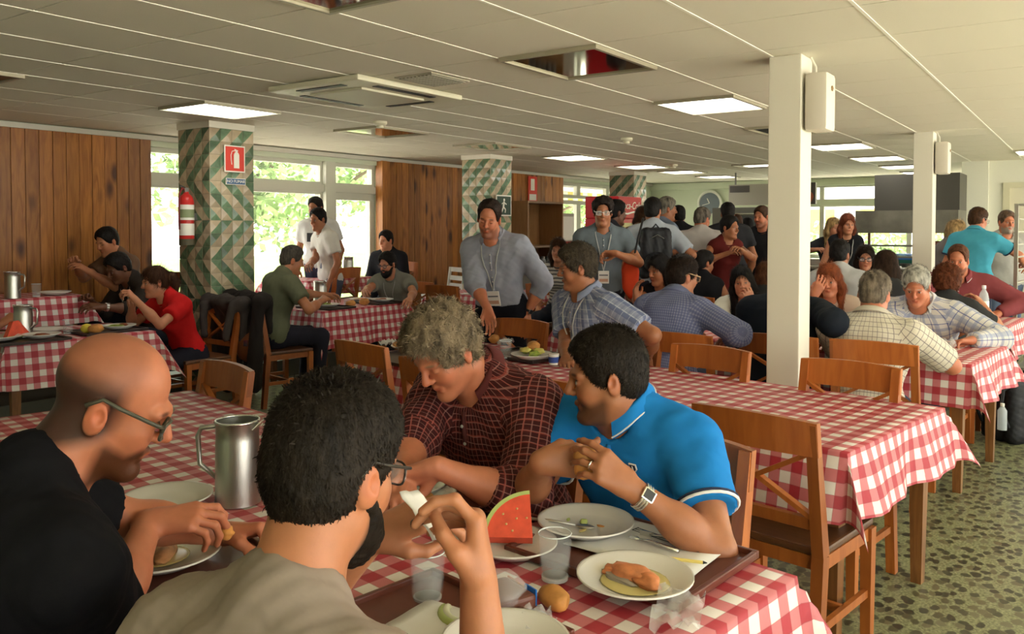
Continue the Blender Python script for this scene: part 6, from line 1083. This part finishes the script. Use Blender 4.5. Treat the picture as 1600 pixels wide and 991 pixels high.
for k in range(6): o = MB().lathe([(.05, 0), (.085, .05), (.08, .052)], 16).build('bowl', M_DSTEEL if k % 2 else mat('bowl_blue', (.08, .14, .28), .4), None, (12.1+.25*(k % 2), 1.6+.17*k, .952)); tag(o, 'small bowl in the glass display case, %s' % ['nearest the door', 'second from the door', 'third from the door', 'fourth from the door', 'fifth from the door', 'farthest from the door'][k], 'bowl', 'bowls in the display case')
for k in range(3): food('pastry', ['dark pastry on the upper case shelf, left', 'dark pastry on the upper case shelf, middle', 'dark pastry on the upper case shelf, right'][k], (12.05, 1.85-.16*k, 1.29), [('crust', (0, 0, 0), (.06, .07, .03), mat('pastry', (.16, .05, .025), .5), .15)], 'pastry', 'pastries in the display case')
# tray trolley at the right edge
t = thing('tray_trolley', 'tall steel tray trolley cut off by the right edge', 'trolley', (9.35, .30, 0), math.radians(-6))
for x, y in ((-.28, .28), (.28, .28), (-.28, -.28), (.28, -.28)): MB().box((x-.016, y-.016, .14), (x+.016, y+.016, 1.72)).build('post', M_STEEL, t); MB().lathe([(.05, -.012), (.055, 0), (.05, .012)], 16, cap1=True).build('castor', M_DARK, t, (x, y, .07)).rotation_euler = (PI/2, 0, 0); MB().box((x-.01, y-.02, .07), (x+.01, y+.02, .14)).build('fork', M_STEEL, t)
for k in range(12): 
    for y in (-.28, .28): MB().box((-.28, y-.012, .25+k*.12), (.28, y+.012, .262+k*.12)).build('runner', M_STEEL, t)
for z in (.16, 1.70): MB().box((-.29, -.29, z), (.29, .29, z+.02)).build('frame', M_STEEL, t)
# ------------------------------------------------------------------ outside
M_GRAV = mat('pale_paving', (.62, .60, .54), .9, var=.1, vscale=1.5); M_GRASS = mat('lawn', (.16, .26, .06), .9, var=.3, vscale=3)
g = struct(MB().box((-40, -40, -.4), (70, 60, -.21)).build('ground', M_GRAV)); g2 = struct(MB().box((4, 14, -.21), (40, 40, -.19)).build('ground_lawn', M_GRASS))
M_LEAFT = mat('tree_leaf', (.30, .46, .16), .6, var=.35, vscale=1.2, objrand=.1, trans=0); M_TRUNK = mat('trunk', (.12, .08, .05), .9, bump=.5)
M_LEAFT.node_tree.nodes['Principled BSDF'].inputs['Subsurface Weight'].default_value = 0
def tree(label, x, y, h, r, n, seed, low=.35):
    t = thing('tree', label, 'tree', (x, y, -.2), 0, 'trees outside the windows'); R = np.random.default_rng(seed); b = MB(); b.tube([(0, 0, 0), (.1, .05, h*.3), (-.05, .1, h*.55), (0, 0, h*.8)], [.16, .12, .08, .03], 8)
    for k in range(7): a = k*.9+seed; b.tube([(0, 0, h*(.25+.06*k)), (r*.45*math.cos(a), r*.45*math.sin(a), h*(.38+.06*k)), (r*.85*math.cos(a), r*.85*math.sin(a), h*(.45+.06*k))], [.06, .04, .015], 6)
    b.build('trunk', M_TRUNK, t, smooth=True)
    c = R.normal(size=(26, 3)); c /= np.linalg.norm(c, axis=1, keepdims=True); c *= (R.random((26, 1))**.4); c = c*np.array((r, r, h*.36))+np.array((0, 0, h*(low+.33)))
    k = R.integers(0, 26, n); p = c[k]+R.normal(size=(n, 3))*r*.17; d1 = R.normal(size=(n, 3)); d1 /= np.linalg.norm(d1, axis=1, keepdims=True); d2 = np.cross(d1, R.normal(size=(n, 3))); d2 /= np.linalg.norm(d2, axis=1, keepdims=True); s = .09+.07*R.random((n, 1))
    VV = np.stack([p-d1*s, p-d2*s*.5, p+d1*s, p+d2*s*.5], 1).reshape(-1, 3); o = link('foliage', npmesh('foliage', VV, np.arange(n*4).reshape(-1, 4), M_LEAFT, None, False), t); o['kind'] = 'stuff'
for a in (('leafy tree in the middle window', 10.2, 13.5, 4.6, 1.9, 4200, 1), ('leafy tree behind the right window pane', 13.2, 14.5, 5.0, 2.2, 4200, 2), ('far tree in the left window', 8.6, 19.5, 4.2, 1.8, 3000, 3), ('tree left of the far fridge window', 19.5, 13.0, 5, 2.2, 3500, 4), ('tree behind the fridge window', 23, 13.5, 5, 2.2, 3500, 5)): tree(*a)
for k, (x, y, r) in enumerate(((18.0, 4.9, .5), (18.2, 3.9, .45), (18.0, 3.2, .5), (18.1, 2.3, .5), (18.3, 1.7, .45))):
    t = thing('shrub', ['shrub outside the counter window, leftmost', 'shrub outside the counter window, second', 'shrub outside the counter window, middle', 'shrub outside the counter window, fourth', 'shrub outside the counter window, rightmost'][k], 'shrub', (x, y, -.2), 0, 'shrubs outside the counter'); R = np.random.default_rng(k+50); n = 500
    p = R.normal(size=(n, 3))*np.array((r*.5, r*.6, .28))+np.array((0, 0, 1.2)); d1 = R.normal(size=(n, 3)); d1 /= np.linalg.norm(d1, axis=1, keepdims=True); d2 = np.cross(d1, R.normal(size=(n, 3))); d2 /= np.linalg.norm(d2, axis=1, keepdims=True); s = .05+.04*R.random((n, 1))
    o = link('foliage', npmesh('foliage', np.stack([p-d1*s, p-d2*s*.5, p+d1*s, p+d2*s*.5], 1).reshape(-1, 3), np.arange(n*4).reshape(-1, 4), M_LEAFT, None, False), t); o['kind'] = 'stuff'
    MB().tube([(0, 0, 0), (.02, 0, .5), (0, .03, 1.1)], [.03, .025, .01], 6).build('stem', M_TRUNK, t)
t = thing('building', 'pale building with yellow panels beyond the counter windows', 'building', (34, 4, -.2)); MB().box((0, -14, 0), (6, 14, 9)).build('wall', mat('bld_white', (.80, .80, .78), .8), t)
for k in range(14): MB().box((-.05, -13.6+k*2, 1.4), (0, -12.4+k*2, 2.4)).build('panel', mat('bld_yellow', (.75, .55, .12), .7), t); MB().box((-.05, -12.3+k*2, 1.4), (0, -11.7+k*2, 2.4)).build('window', mat('bld_win', (.35, .38, .42), .3), t)
t = thing('awning', 'yellow and white awning edge outside the far left windows', 'awning', (13.9, YW+1.2, 2.0)); MB().box((-2, -1.05, .22), (2, .1, .26)).build('roof', M_SIGNW, t)
for k in range(20): MB().box((-2+k*.2, -.06, -.02), (-1.8+k*.2, -.04, .24)).build('stripe', mat('awn_yellow', (.70, .55, .10), .7) if k % 2 else M_SIGNW, t)
